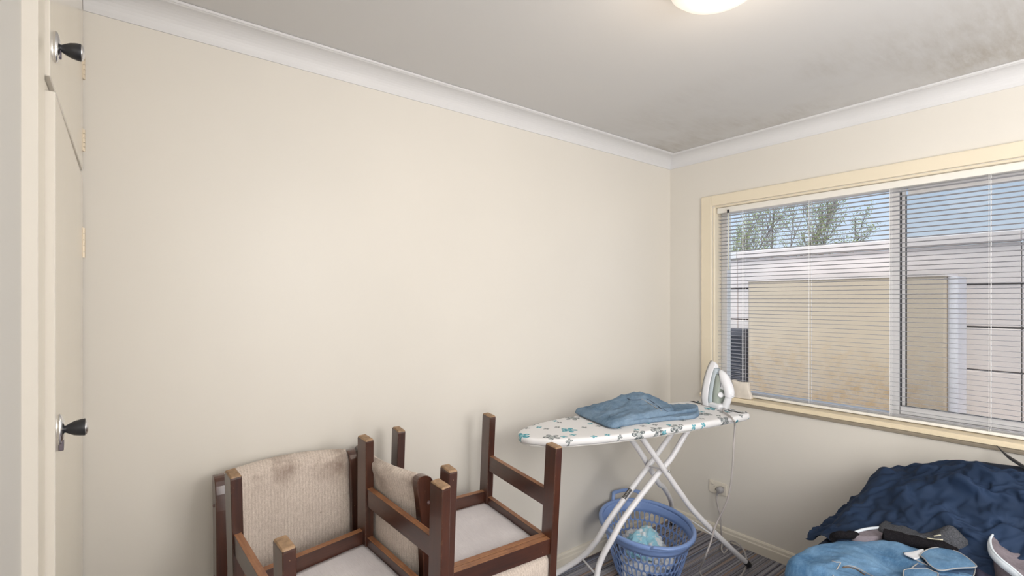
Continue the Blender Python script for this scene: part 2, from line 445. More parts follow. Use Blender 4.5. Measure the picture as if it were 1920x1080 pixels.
adopt(win, *W_)

# ---- venetian blind
bl = tag(empty('venetian_blind', (.036, OY0 - .9, .89)), 'half open grey-white aluminium venetian blind hanging in the window', 'blind')
BY0, BY1 = OY0 - .008, OY1 + .008; BXC = .036
B_ = []
bm = bmesh.new(); add_box(bm, (BXC - .018, BY1, 1.984), (BXC + .018, BY0, 2.017), .0015); B_.append(from_bm('head_rail', bm, M_HEAD))
bm = bmesh.new(); add_box(bm, (BXC - .013, BY1, .8815), (BXC + .013, BY0, .895), .003, 2); B_.append(from_bm('bottom_rail', bm, M_HEAD))
nsl = 49; z0s, z1s = 1.966, .905
prof = []
for k in range(6):
    t = -1 + 2 * k / 5; prof.append((t * .0125, .0016 * (1 - t * t)))
prof = prof + [(p[0], p[1] - .0004) for p in prof[::-1]]
bm = bmesh.new(); extrude_poly(bm, prof, BY0 - .002 - (BY0 + BY1) / 2, BY1 + .002 - (BY0 + BY1) / 2, 'y')
sl0 = from_bm('slat', bm, M_SLAT); slm = sl0.data
for i in range(nsl):
    o = sl0 if i == 0 else bpy.data.objects.new('slat', slm)
    if i: COL.objects.link(o)
    o.location = (BXC, (BY0 + BY1) / 2, z0s + (z1s - z0s) * i / (nsl - 1)); o.rotation_euler = (0, radians(5.5 + .4 * sin(i * 1.7)), 0)
    B_.append(o)
for yc in (-.480, -.842, -1.200, -1.545, -1.89, -2.08):
    bm = bmesh.new()
    for dx, dy in ((-.0135, 0), (.0135, -.004)):
        add_tube(bm, [(BXC + dx, yc + dy, 1.984), (BXC + dx, yc + dy, .8945)], .00085, 6)
    add_tube(bm, [(BXC - .015, yc - .006, 1.984), (BXC - .015, yc - .006, .8945)], .0006, 6)
    B_.append(from_bm('ladder_cord', bm, M_CORD))
wand = tube('tilt_wand', [(BXC - .030, -.402, 1.985), (BXC - .032, -.403, 1.63)], .0035, flat('clear plastic wand', (.72, .72, .62), .2), n=0)
B_.append(wand)
B_.append(box('wand_hook', (BXC - .034, -.406, 1.978), (BXC - .026, -.396, 1.998), M_SEAL))
adopt(bl, *B_)

# ---- wardrobe
wd = tag(empty('built_in_wardrobe', (-2.98, -.45, 0)), 'built-in cream wardrobe with glossy doors at the left edge of the room', 'wardrobe')
D_ = []
bm = bmesh.new()
add_box(bm, (XL - .03, -.881, 0), (-2.972, -.7985, 2.4), .001)          # stile
add_box(bm, (XL - .0, -.7985, 2.325), (-2.9665, -.001, 2.4))
add_box(bm, (XL - .0, -.7985, 1.818), (-2.974, -.001, 1.837))
add_box(bm, (XL - .0, -.7985, 0), (-2.974, -.001, .08))
wf_ = from_bm('frame', bm, [M_TRIM, M_DOORE]); D_.append(wf_)
for p in wf_.data.polygons:
    if p.normal.y < -.5 and p.center.y < -.87: p.material_index = 1
D_.append(box('interior', (-3.55, -.84, 0), (XL - .005, 0, 2.4), M_SHADOW))
HX, HY = -2.9655, -.006
def door_leaf(z0, z1, ang, kz, ky, tongue):
    hinge = Vector((HX, HY, 0)); R_ = Matrix.Translation(hinge) @ Matrix.Rotation(ang, 4, 'Z')
    bm = bmesh.new(); add_box(bm, (-.018, -.790, z0), (0, 0, z1), .0015)
    d = from_bm('door', bm, [M_DOOR, M_DOORE])
    for p in d.data.polygons:
        if abs(p.normal.y) > .5 or abs(p.normal.z) > .5: p.material_index = 1
    d.matrix_world = R_
    D_.append(d); subs = []
    K = R_ @ Matrix.Translation((0, ky, kz))
    bm = bmesh.new()
    add_lathe(bm, [(.020, 0), (.020, .002), (.0185, .0045), (.012, .0075), (.008, .008)], 'x', 28, K @ Matrix.Diagonal((1, .75, 1.45, 1)))
    subs.append(tag(from_bm('escutcheon', bm, M_CHROME, smooth=True), 'oval chrome escutcheon'))
    bm = bmesh.new()
    add_lathe(bm, [(.0065, .005), (.0068, .010), (.0105, .016), (.0135, .022), (.0155, .031), (.016, .0365), (.0158, .037)], 'x', 28, K)
    subs.append(tag(from_bm('knob', bm, M_BLACK, smooth=True), 'black flared knob'))
    bm = bmesh.new()
    add_lathe(bm, [(.0152, .0368), (.0135, .0395), (.008, .0418), (.002, .0425)], 'x', 24, K)
    subs.append(from_bm('knob_cap', bm, M_CHROME, smooth=True))
    if tongue:
        bm = bmesh.new(); add_box(bm, (.0, -.006, -.038), (.007, .006, -.018), .001, 1, K)
    else:
        bm = bmesh.new(); add_box(bm, (.006, -.004, -.020), (.0095, .004, -.004), .001, 1, K)
    subs.append(from_bm('latch', bm, flat('dark latch metal', (.16, .14, .17), .3, .6)))
    adopt(d, *subs)
    return d
door_leaf(1.840, 2.322, 0.0, 1.918, -.722, False)
door_leaf(.085, 1.815, 0.0078, 1.2126, -.722, True)
for zc, hh in ((2.149, .036), (1.930, .033), (1.624, .045), (.30, .045)):
    bm = bmesh.new()
    n = 5
    for k in range(n):
        a = zc - hh + 2 * hh * k / n; b2 = zc - hh + 2 * hh * (k + 1) / n - .0012
        add_tube(bm, [(HX + .001, -.0065, a), (HX + .001, -.0065, b2)], .0045, 10)
    add_box(bm, (HX - .002, -.022, zc - hh), (HX + .0008, -.006, zc + hh))
    D_.append(from_bm('hinge', bm, M_BRASS))
adopt(wd, *D_)

# ---- ceiling lamp
far = atZ(1345, 22, 2.355); dirh = Vector((far.x - CAM.x, far.y - CAM.y, 0)).normalized()
LR = .135
lc = far - dirh * LR; lc.z = 2.4
lamp = tag(empty('ceiling_light', lc), 'round frosted glass ceiling light, warm lit, at the top edge', 'ceiling light')
def lamp_mat():
    m, nt, b = new_mat('lit frosted glass')
    b.inputs['Base Color'].default_value = (.45, .42, .39, 1); b.inputs['Roughness'].default_value = .25
    lw = N(nt, 'ShaderNodeLayerWeight'); lw.inputs[0].default_value = .4
    c = mixc(nt, lw.outputs['Facing'], (1, .95, .88), (1, .80, .66))
    L(nt, c, b.inputs['Emission Color']); b.inputs['Emission Strength'].default_value = .62
    return m
prof = [(.118, -.012), (LR, -.020), (LR + .001, -.030), (LR - .006, -.046), (LR - .03, -.066), (LR - .07, -.080), (.03, -.086), (.002, -.087)]
adopt(lamp, lathe('glass_shade', prof, lamp_mat(), None, 'z', 48, Matrix.Translation(lc)),
      lathe('base_plate', [(.10, -.001), (.11, -.003), (.115, -.014), (.11, -.016)], flat('white lamp base', (.8, .78, .75), .4), None, 'z', 40, Matrix.Translation(lc)))
pl = bpy.data.lights.new('ceiling_bulb', 'POINT'); pl.energy = 3; pl.shadow_soft_size = .12; pl.color = (1, .82, .62)
po = bpy.data.objects.new('ceiling_bulb', pl); COL.objects.link(po); po.location = lc - Vector((0, 0, .23))
# ================================================================== chairs
KS = 1.0448
LSX, LSY = .0310, .0635; WF, WR, DD = .4205, .4366, .436; HL = .35
def leg_bm(x, y, z0, z1, ry=0):
    """square section leg whose bottom end (bare end grain) is softly rounded"""
    bm = bmesh.new(); sx_, sy_ = LSX / 2, LSY / 2
    lev = [(z0, .72, .80), (z0 + .0015, .84, .90), (z0 + .005, .95, .97), (z0 + .010, 1, 1), (z1, 1, 1)]
    rings = []
    for z, a, b in lev:
        c = .0022; X_, Y_ = sx_ * a, sy_ * b
        p = [(-X_ + c, -Y_), (X_ - c, -Y_), (X_, -Y_ + c), (X_, Y_ - c), (X_ - c, Y_), (-X_ + c, Y_), (-X_, Y_ - c), (-X_, -Y_ + c)]
        rings.append([bm.verts.new((x + q[0], y + q[1], z)) for q in p])
    fs = []
    for i, (A, B) in enumerate(zip(rings, rings[1:])):
        for k in range(8):
            f = bm.faces.new((A[k], A[(k + 1) % 8], B[(k + 1) % 8], B[k]))
            if i < 2: f.material_index = 1
    f = bm.faces.new(rings[0][::-1]); f.material_index = 1
    bm.faces.new(rings[-1]); return bm
def post_bm(x):
    """rear leg running on up as the curved back post"""
    bm = bmesh.new(); y = -DD / 2; hx = LSX / 2
    # (z, rear y, front y)
    P_ = [(0, -LSY * .40, LSY * .40), (.0015, -LSY * .45, LSY * .45), (.005, -LSY * .485, LSY * .485), (.010, -LSY / 2, LSY / 2),
          (.42, -LSY / 2, LSY / 2), (.50, -.0325, .0315), (.60, -.036, .030), (.70, -.041, .026), (.78, -.048, .019),
          (.83, -.0545, .0115), (.855, -.058, .004), (.868, -.0585, -.004), (.876, -.055, -.014), (.880, -.048, -.024), (.881, -.040, -.032)]
    rings = []
    for i, (z, a, b) in enumerate(P_):
        hx2 = hx * (.8 if i == 0 else .9 if i == 1 else .96 if i == 2 else 1); c = .0025
        p = [(-hx2 + c, a), (hx2 - c, a), (hx2, a + c), (hx2, b - c), (hx2 - c, b), (-hx2 + c, b), (-hx2, b - c), (-hx2, a + c)]
        rings.append([bm.verts.new((x + q[0], y + q[1], z)) for q in p])
    for i, (A, B) in enumerate(zip(rings, rings[1:])):
        for k in range(8):
            f = bm.faces.new((A[k], A[(k + 1) % 8], B[(k + 1) % 8], B[k]))
            if i < 2: f.material_index = 1
    f = bm.faces.new(rings[0][::-1]); f.material_index = 1
    bm.faces.new(rings[-1]); return bm
def pad(name, nx, ny, fn, mat, parent, thick_fn=None):
    """closed soft shell: fn(u,v,side)->Vector, side 0 front / 1 rear"""
    bm = bmesh.new(); G = []
    for s in (0, 1):
        G.append([[bm.verts.new(fn(i / nx, j / ny, s)) for i in range(nx + 1)] for j in range(ny + 1)])
    for s in (0, 1):
        for j in range(ny):
            for i in range(nx):
                q = (G[s][j][i], G[s][j][i + 1], G[s][j + 1][i + 1], G[s][j + 1][i])
                bm.faces.new(q if s == 0 else q[::-1])
    for i in range(nx):
        bm.faces.new((G[0][0][i + 1], G[0][0][i], G[1][0][i], G[1][0][i + 1])); bm.faces.new((G[0][ny][i], G[0][ny][i + 1], G[1][ny][i + 1], G[1][ny][i]))
    for j in range(ny):
        bm.faces.new((G[0][j][0], G[0][j + 1][0], G[1][j + 1][0], G[1][j][0])); bm.faces.new((G[0][j + 1][nx], G[0][j][nx], G[1][j][nx], G[1][j + 1][nx]))
    return from_bm(name, bm, mat, parent, True)
def make_chair():
    t = empty('dining_chair')
    for s in (-1, 1):
        from_bm('leg', leg_bm(s * WF / 2, DD / 2, 0, .415), [WZ, M_FOOT], t)
    for s in (-1, 1):
        from_bm('back_post', post_bm(s * WR / 2), [WZ, M_FOOT], t)
    # side rails and stretchers run between front leg and rear post
    for s in (-1, 1):
        for nm, z0, z1, th in (('side_rail', .360, .418, .021), ('stretcher', HL - .1733, HL - .1068, .021)):
            yr, yf = -DD / 2 + LSY / 2 - .002, DD / 2 - LSY / 2 + .002
            bm = bmesh.new()
            poly = []
            x0, x1 = s * WR / 2, s * WF / 2
            vs = add_box(bm, (-th / 2, yr, z0), (th / 2, yf, z1), .0022, 2)
            for v in bm.verts:
                k = (v.co.y - yr) / (yf - yr); v.co.x += x0 + (x1 - x0) * k
            o = from_bm(nm, bm, [WY, BY], t)
            for p in o.data.polygons:
                if p.normal.z < -.9 : p.material_index = 1
    def cross(nm, y0, y1, z0, z1, wd):
        bm = bmesh.new(); add_box(bm, (-wd / 2, y0, z0), (wd / 2, y1, z1), .002, 2)
        o = from_bm(nm, bm, [WX, BX], t)
        for p in o.data.polygons:
            if p.normal.z < -.9: p.material_index = 1
        return o
    cross('front_rail', DD / 2 - .011, DD / 2 + .012, .342, .402, WF - LSX + .002)
    cross('rear_rail', -DD / 2 - .022, -DD / 2 + .0035, .345, .405, WR - LSX + .002)
    cross('rear_rail', -DD / 2 + .0045, -DD / 2 + .030, .3455, .405, WR - LSX + .002)
    # seat lining (underside panel) and cushion
    xw = lambda y: (WR + (WF - WR) * ((y + DD / 2) / DD)) / 2 - .011
    def lin(u, v, s):
        y = -DD / 2 + .031 + v * (DD - .031 - .012); x = (u * 2 - 1) * (xw(y) - .0005)
        e = min(u, 1 - u, v, 1 - v)
        z = .392 + .004 * noise.noise(Vector((x * 9, y * 9, 3))) + .003 * min(1, e * 9) + .0016 * sin(x * 90 + 2 * sin(y * 9)) * min(1, e * 6) * .3
        return Vector((x, y, z + (.004 if s else 0)))
    tag(pad('seat_lining', 28, 28, lin, M_LIN, t), 'grey cloth lining under the seat')
    def cush(u, v, s):
        U_, V_ = u * 2 - 1, v * 2 - 1
        y = -DD / 2 - .010 + v * (DD + .030)
        x = U_ * (xw(y) - .002)
        e = (1 - abs(U_) ** 7) * (1 - abs(V_) ** 7)
        if s: return Vector((x, y, .4045))
        sq = 1 - .03 * (abs(U_) ** 6 * abs(V_) ** 6)
        return Vector((x * sq, y * sq, .408 + .042 * max(0, e) ** .35 + .010 * (1 - U_ * U_) * (1 - V_ * V_)))
    pad('seat_cushion', 24, 24, cush, M_FAB, t)
    # curved upholstered back between the posts
    wb = WR - LSX - .001
    def back(u, v, s):
        # v 0..1 goes from the lower edge over the rolled top
        U_ = u * 2 - 1
        z = .410 + v * .475
        mid = -DD / 2 + (0 if z < .5 else -.0) - .004
        # lean follows the posts
        ln = np.interp(z, [.42, .60, .70, .78, .83, .855, .881], [0, -.003, -.0075, -.0145, -.0215, -.027, -.036])
        bow = -.040 * (1 - U_ * U_) * min(1, .15 + v * 3)
        th = .0165 + .004 * (1 - U_ ** 4) + .006 * math.exp(-((v - .94) / .08) ** 2)
        th *= min(1, (max(0, 1 - v) / .04)) ** .5 if v > .96 else 1
        th *= min(1, (max(0, v) / .04)) ** .5 if v < .04 else 1
        zz = z + .008 * (1 - U_ * U_) * v
        return Vector((U_ * wb / 2, mid + float(ln) + bow + (th if s == 0 else -th), zz))
    tag(pad('backrest', 26, 34, back, M_FAB, t), 'curved beige fabric back pad')
    for s in (-1, 1):
        for zc, yo in ((.79, -.016), (.565, -.002)):
            bm = bmesh.new(); x = s * (WR / 2 + LSX / 2)
            add_lathe(bm, [(.0062, -.001 * s), (.0062, .0012 * s), (.005, .003 * s), (.002, .0042 * s)], 'x', 16, Matrix.Translation((x, -DD / 2 + yo, zc)))
            tag(from_bm('bolt', bm, flat('bolt cover', (.16, .10, .10), .35), t, True))
    return t
chair_labels = [
    'upright brown wooden dining chair facing forward, bottom of the left stack',
    'upside-down brown wooden dining chair on top of the left stack',
    'upright brown wooden dining chair turned sideways, bottom of the right stack',
    'upside-down brown wooden dining chair topping the right stack, near the ironing board']
def copy_tree(o, parent=None):
    c = o.copy(); COL.objects.link(c)
    if parent is not None: c.parent = parent
    for ch in list(o.children): copy_tree(ch, c)
    return c
ch0 = make_chair(); chairs = [ch0, copy_tree(ch0), copy_tree(ch0), copy_tree(ch0)]
for c_, l_ in zip(chairs, chair_labels): tag(c_, l_, 'chair', 'brown dining chairs stacked in twos')
def Rzxy(yaw, pitch, roll):
    return Matrix.Rotation(yaw, 4, 'Z') @ Matrix.Rotation(pitch, 4, 'X') @ Matrix.Rotation(roll, 4, 'Y')
def invert(t, yaw, pitch, roll):
    return Matrix.Translation(t) @ Rzxy(radians(yaw), radians(pitch), radians(roll)) @ Matrix.Translation((0, 0, HL)) @ Matrix.Rotation(pi, 4, 'Y')
chairs[0].matrix_world = Matrix.Translation((-2.402, -.345, 0)) @ Matrix.Rotation(radians(181.0), 4, 'Z')
chairs[1].matrix_world = invert((-2.368, -.467, .587), 6.35, 6.44, -3.16)
chairs[2].matrix_world = Matrix.Translation((-1.868, -.266, 0)) @ Matrix.Rotation(radians(-85.5), 4, 'Z')
chairs[3].matrix_world = invert((-1.818, -.356, .583), -2.76, 4.07, .07)

# ================================================================== ironing board
Tp = Vector((-1.560, -.345)); Ep = Vector((-.362, -.562)); ax = (Ep - Tp); BL = ax.length; ax.normalize(); vx = Vector((-ax.y, ax.x))
BZ = .885
hwn = lambda t: float(np.interp(t, [0, .012, .03, .06, .11, .18, .30, .45, .7, .95, 1.10, 1.19, BL], [0.012, .045, .068, .092, .122, .148, .175, .193, .202, .199, .19, .184, .180]))
def board_outline(off=0):
    ts = [0, .006, .014, .025, .04, .06, .085, .12, .16, .2, .26, .33, .42, .52, .64, .76, .88, 1.0, 1.1, BL - .03, BL - .01, BL]
    hw = []
    for i, t in enumerate(ts):
        h = hwn(t)
        if t > BL - .02: h -= .012 if t > BL - .005 else .004
        hw.append(h)
    near = [(t, -h) for t, h in zip(ts, hw)]; far_ = [(t, h) for t, h in zip(ts, hw)][::-1]
    return near + far_
def B2W(t, s, z): p = Tp + ax * t + vx * s; return Vector((p.x, p.y, z))
ib = tag(empty('ironing_board', B2W(.75, 0, 0)), 'ironing board with white flowered cover on white tubular legs, in the corner', 'ironing board')
def cover_mat():
    m, nt, b = new_mat('white cover printed with teal and grey flowers')
    base = (.80, .80, .81)
    uv = N(nt, 'ShaderNodeUVMap').outputs[0]
    col = None; cur = base
    for (scale, off, R0, petals, dens) in ((9.0, 3.1, .34, 5, .50), (17, 8.7, .25, 4, .42)):
        mp = N(nt, 'ShaderNodeMapping'); mp.inputs['Location'].default_value = (off, off * 1.7, 0); mp.inputs['Scale'].default_value = (scale, scale, 1); L(nt, uv, mp.inputs[0])
        vo = N(nt, 'ShaderNodeTexVoronoi', voronoi_dimensions='2D'); vo.inputs['Scale'].default_value = 1; vo.inputs['Randomness'].default_value = .8
        L(nt, mp.outputs[0], vo.inputs['Vector'])
        df = N(nt, 'ShaderNodeVectorMath', operation='SUBTRACT'); L(nt, mp.outputs[0], df.inputs[0]); L(nt, vo.outputs['Position'], df.inputs[1])
        sp = N(nt, 'ShaderNodeSeparateXYZ'); L(nt, df.outputs[0], sp.inputs[0])
        rc = N(nt, 'ShaderNodeSeparateColor'); L(nt, vo.outputs['Color'], rc.inputs[0])
        ang = math_(nt, 'ADD', math_(nt, 'ARCTAN2', sp.outputs[1], sp.outputs[0]), math_(nt, 'MULTIPLY', rc.outputs[2], 6.28))
        pet = math_(nt, 'ABSOLUTE', math_(nt, 'SINE', math_(nt, 'MULTIPLY', ang, petals / 2)))
        rr = math_(nt, 'MULTIPLY', math_(nt, 'POWER', pet, .55), R0)
        q = math_(nt, 'DIVIDE', vo.outputs['Distance'], math_(nt, 'ADD', rr, .004))
        fill = math_(nt, 'LESS_THAN', q, 1.0)
        line = math_(nt, 'MULTIPLY', fill, math_(nt, 'GREATER_THAN', q, .80))
        inner = math_(nt, 'MULTIPLY', math_(nt, 'LESS_THAN', q, .62), math_(nt, 'GREATER_THAN', q, .34))
        have = math_(nt, 'LESS_THAN', rc.outputs[0], dens)
        teal = math_(nt, 'LESS_THAN', rc.outputs[1], .5 if petals == 5 else .25)
        dark = mixc(nt, teal, (.13, .15, .16), (.03, .26, .34)); light = mixc(nt, teal, (.46, .49, .49), (.26, .56, .63))
        c1 = mixc(nt, math_(nt, 'MULTIPLY', fill, have), cur, light)
        cur = mixc(nt, math_(nt, 'MULTIPLY', math_(nt, 'MAXIMUM', line, inner), have), c1, dark)
    L(nt, cur, b.inputs['Base Color']); b.inputs['Roughness'].default_value = .75
    bump(nt, b, noise_(nt, coords(nt), 14, 3), .25, .004); return m
M_COVER = cover_mat()
out = board_outline(); nO = len(out)
bm = bmesh.new(); uvl = bm.loops.layers.uv.new('UVMap')
levels = [(.0, 1.0, 0)]
ring_def = [(-.050, BZ), (-.012, BZ), (-.004, BZ - .0015), (0, BZ - .006), (.0015, BZ - .014), (-.001, BZ - .026), (-.010, BZ - .033), (-.028, BZ - .034)]
def shrink(o, d):
    # inset outline by d in board coordinates (d negative = inwards)
    res = []
    for i, p in enumerate(out):
        a = Vector(out[i - 1]); b_ = Vector(out[(i + 1) % nO]); t = (b_ - a).normalized(); n_ = Vector((t.y, -t.x))
        q = Vector(p) + n_ * d
        if abs(q.x - p[0]) > .2: q = Vector(p)
        res.append((q.x, q.y))
    return res
rings = []; uvs = {}
for d, z in ring_def:
    o_ = shrink(out, d) if d else out
    ring = []
    for k, (t, s) in enumerate(o_):
        wob = .0022 * noise.noise(Vector((t * 22, s * 9, z * 30))) if z < BZ - .01 else 0
        v = bm.verts.new(B2W(t, s, z + wob * 2)); uvs[v] = (t, s + (BZ - z) * (-1.0 if s < 0 else 1.0)); ring.append(v)
    rings.append(ring)
for A, B in zip(rings, rings[1:]):
    for k in range(nO): bm.faces.new((A[k], B[k], B[(k + 1) % nO], A[(k + 1) % nO]))
# top fill: strips between near and far side
h_ = nO // 2
for k in range(h_ - 1):
    A = rings[0]; bm.faces.new((A[k], A[k + 1], A[nO - 2 - k], A[nO - 1 - k]))
for f in bm.faces:
    for lp in f.loops: lp[uvl].uv = uvs[lp.vert]
cov = from_bm('cover', bm, M_COVER, None, True)
bm = bmesh.new()
A = [bm.verts.new(B2W(t * .985 + .008, s * .94, BZ - .030)) for t, s in out]; Bq = [bm.verts.new(B2W(t * .985 + .008, s * .94, BZ - .036)) for t, s in out]
bm.faces.new(A); bm.faces.new(Bq[::-1])
for k in range(nO): bm.faces.new((A[k], Bq[k], Bq[(k + 1) % nO], A[(k + 1) % nO]))
bd = from_bm('board', bm, flat('board steel mesh underside', (.55, .54, .52), .5))
capm = flat('dark end bracket', (.06, .07, .08), .5)
brks = []
for s_ in (-1, 1):
    brks.append(tube('end_bracket', [B2W(BL - .004, s_ * .150, BZ - .001), B2W(BL + .006, s_ * .158, BZ - .010), B2W(BL + .006, s_ * .160, BZ - .03), B2W(BL - .02, s_ * .15, BZ - .037)], .004, capm, None, 8, 3))
M_LEGW = flat('white enamelled steel tube', (.80, .80, .83), .28, var=.03, vscale=14)
R = .0135
T1 = [(-.55, -.467, .848), (-.657, -.446, .746), (-.782, -.424, .632), (-.94, -.395, .49), (-1.035, -.372, .395), (-1.081, -.330, .29), (-1.112, -.262, .195), (-1.178, -.163, .100), (-1.273, -.074, .016)]
T2 = [(-.565, -.545, .848), (-.647, -.530, .773), (-.737, -.513, .672), (-.838, -.495, .597), (-1.021, -.461, .443), (-1.095, -.446, .356), (-1.135, -.415, .262), (-1.162, -.410, .19), (-1.215, -.420, .016)]
T3 = [(-.992, -.497, .848), (-.941, -.506, .788), (-.825, -.527, .643), (-.704, -.55, .491), (-.606, -.567, .379), (-.367, -.611, .156), (-.222, -.638, .030)]
T4 = [(-.955, -.345, .848), (-.846, -.371, .731), (-.738, -.391, .583), (-.640, -.372, .480), (-.546, -.33, .430), (-.387, -.26, .312), (-.279, -.2, .217), (-.120, -.10, .030)]
legs = [tube('leg_tube', T, R, M_LEGW, None, 14, 8) for T in (T1, T2, T3, T4)]
def rod(a, b, r=.004): return tube('cross_rod', [a, b], r, M_LEGW, None, 8, 0)
rods = [rod((-.800, -.421, .620), (-.812, -.540, .632), .005), rod(T1[6], T2[7], .0045), rod((-.315, -.222, .225), (-.375, -.609, .165), .0045)]
feet = []
for T in (T3, T4):
    a, b_ = Vector(T[-1]), Vector(T[-2]); d = (a - b_).normalized()
    feet.append(tag(tube('foot_cap', [a - d * .030, a + d * .004, a + d * .012], .0158, M_BLACK, None, 14, 0), 'black rubber foot cap'))
for T in (T1, T2):
    a = Vector(T[-1]); feet.append(tag(tube('foot_cap', [a + Vector((.03, -.01, .004)), a + Vector((-.012, .0, -.0)), a + Vector((-.016, .0, 0))], .0155, M_BLACK, None, 12, 0), 'black rubber foot cap'))
# black badge with white letters wrapped on the far left tube
pb = (Vector((-.95, -.394, .481)), Vector((-.885, -.4055, .540)))
def badge():
    a = atD(1172, 935, 1); 
    # tube segment near the badge, from the actual leg path
    pth = smooth_path(T1, 40)
    def px(p): v = p - CAM; d = v.dot(FW); return 960 + 928 * v.dot(RT) / d, 562 - 928 * v.z / d
    lo = min(pth, key=lambda p: abs(px(p)[1] - 935.5)); hi = min(pth, key=lambda p: abs(px(p)[1] - 919))
    d = (hi - lo).normalized(); view = (CAM - lo).normalized(); n_ = (view - d * view.dot(d)).normalized(); s_ = n_.cross(d)
    # n_ rotated slightly so that the badge sits to the left side of the tube
    left = s_ if s_.dot(RT) < 0 else -s_
    a0 = radians(22); n2 = (n_ * cos(a0) + left * sin(a0)).normalized(); l2 = d.cross(n2).normalized()
    if l2.dot(RT) < 0: l2 = -l2
    Ln = (hi - lo).length
    bm = bmesh.new(); rows = []
    for k in range(7):
        th = (-.80 + 1.60 * k / 6)
        off = n2 * (cos(th) * (R + .0007)) + l2 * (sin(th) * (R + .0007))
        rows.append([bm.verts.new(lo + off), bm.verts.new(hi + off)])
    for A, B in zip(rows, rows[1:]): bm.faces.new((A[0], B[0], B[1], A[1]))
    bg_ = from_bm('badge', bm, flat('black badge', (.015, .014, .016), .35))
    sm = bg_.modifiers.new('thick', 'SOLIDIFY'); sm.thickness = .0006; sm.offset = -1
    tag(bg_, 'black badge with white lettering')
    cu = bpy.data.curves.new('lettering', 'FONT'); cu.body = 'NAVATS'; cu.align_x = 'CENTER'; cu.align_y = 'CENTER'
    cu.size = .0115; cu.extrude = .0003; cu.space_character = 1.25
    to = bpy.data.objects.new('lettering', cu); COL.objects.link(to)
    xx = -d; yy = n2.cross(xx).normalized() * 1.0
    if yy.dot(l2) < 0: xx = d; yy = n2.cross(xx)
    M = Matrix(((xx.x, yy.x, n2.x), (xx.y, yy.y, n2.y), (xx.z, yy.z, n2.z))).to_4x4()
    M.translation = (lo + hi) / 2 + n2 * (R + .0012)
    bpy.context.view_layer.update()
    me = bpy.data.meshes.new_from_object(to); bpy.data.objects.remove(to)
    t_ = link('lettering', me, flat('white print', (.85, .85, .85), .5)); t_.matrix_world = M
    adopt(bg_, t_); return bg_
bdg = badge()
riv = []
for p in ((-.812, -.541, .632),):
    bm = bmesh.new(); bmesh.ops.create_icosphere(bm, subdivisions=2, radius=.006, matrix=Matrix.Translation(Vector(p) + Vector((0, -.010, 0)))); riv.append(from_bm('rivet', bm, M_CHROME, None, True))
adopt(ib, cov, bd, *brks, bdg, *legs, *rods, *feet, *riv)

# ================================================================== laundry basket
BC = Vector((-.684, -.319)); bang = radians(59.4); SA, SB = .286, .222; BH = .278
lb = tag(empty('laundry_basket', (BC.x, BC.y, 0), (0, 0, bang)), 'blue oval plastic laundry basket with slotted sides under the ironing board', 'basket')
M_BLUE = flat('cornflower blue plastic', (.225, .345, .66), .33, var=.03, vscale=5)
def bk(th, z, off=0):
    k = z / BH; sc_ = .66 + .34 * k ** .85
    return Vector(((SA * sc_ + off) * cos(th), (SB * sc_ + off) * sin(th), z))
bm = bmesh.new(); NC = 48; rowz = [.026, .076, .126, .174, .220]
def cellring(c0, c1, z0, z1, hole):
    """quad cell with a stadium hole: returns faces"""
    nh = 12; th0, th1 = c0, c1; out_pts = []; in_pts = []
    cx_, cz_ = (th0 + th1) / 2, (z0 + z1) / 2; hw = (th1 - th0) * .39; hh = (z1 - z0) * .455
    wmm = (th1 - th0) * .22; rz = hw / (th1 - th0) * (wmm / .22 * .22)  # cap height in z
    rzz = min(hh * .8, .011)
    for k in range(nh):
        a = 2 * pi * k / nh + pi / nh
        dx, dz = cos(a), sin(a)
        in_pts.append((cx_ + hw * dx, cz_ + (hh - rzz) * (1 if dz > 0 else -1) + rzz * dz))
        m_ = max(abs(dx), abs(dz)); out_pts.append((cx_ + (th1 - th0) / 2 * dx / m_, cz_ + (z1 - z0) / 2 * dz / m_))
    return out_pts, in_pts
for ri in range(4):
    z0, z1 = rowz[ri], rowz[ri + 1]
    for c in range(NC):
        s_ = .5 if ri % 2 else 0
        t0, t1 = 2 * pi * (c + s_) / NC, 2 * pi * (c + 1 + s_) / NC
        o_, i_ = cellring(t0, t1, z0, z1, True)
        Ov = [bm.verts.new(bk(*p)) for p in o_]; Iv = [bm.verts.new(bk(*p)) for p in i_]
        n = len(Ov)
        for k in range(n): bm.faces.new((Ov[k], Ov[(k + 1) % n], Iv[(k + 1) % n], Iv[k]))
        # square the cell corners
        for ca in range(4):
            cxn = (t1 if ca in (0, 3) else t0); czn = (z1 if ca in (0, 1) else z0)
            k0 = [1, 4, 7, 10][ca] - 0
            v = bm.verts.new(bk(cxn, czn)); bm.faces.new((Ov[k0], Ov[(k0 + 1) % n], v)) if False else bm.verts.remove(v)
def band(z0, z1, nz=3, N_=112):
    R_ = [[bm.verts.new(bk(2 * pi * k / N_, z0 + (z1 - z0) * j / nz)) for k in range(N_)] for j in range(nz + 1)]
    for A, B in zip(R_, R_[1:]):
        for k in range(N_): bm.faces.new((A[k], A[(k + 1) % N_], B[(k + 1) % N_], B[k]))
    return R_
R0 = band(.0, .0285); band(.2175, BH - .004)
fb = [bm.verts.new(bk(2 * pi * k / 112, .003)) for k in range(112)]; bm.faces.new(fb)
sh = from_bm('slotted_wall', bm, M_BLUE, lb, True)
sm = sh.modifiers.new('thick', 'SOLIDIFY'); sm.thickness = .0028; sm.offset = 0
bm = bmesh.new(); N_ = 96; rr = []
prof = [(-.001, -.014), (.002, 0), (.008, .005), (.016, .004), (.021, -.004), (.021, -.016), (.018, -.017), (.017, -.006), (.008, -.001), (.002, -.014)]
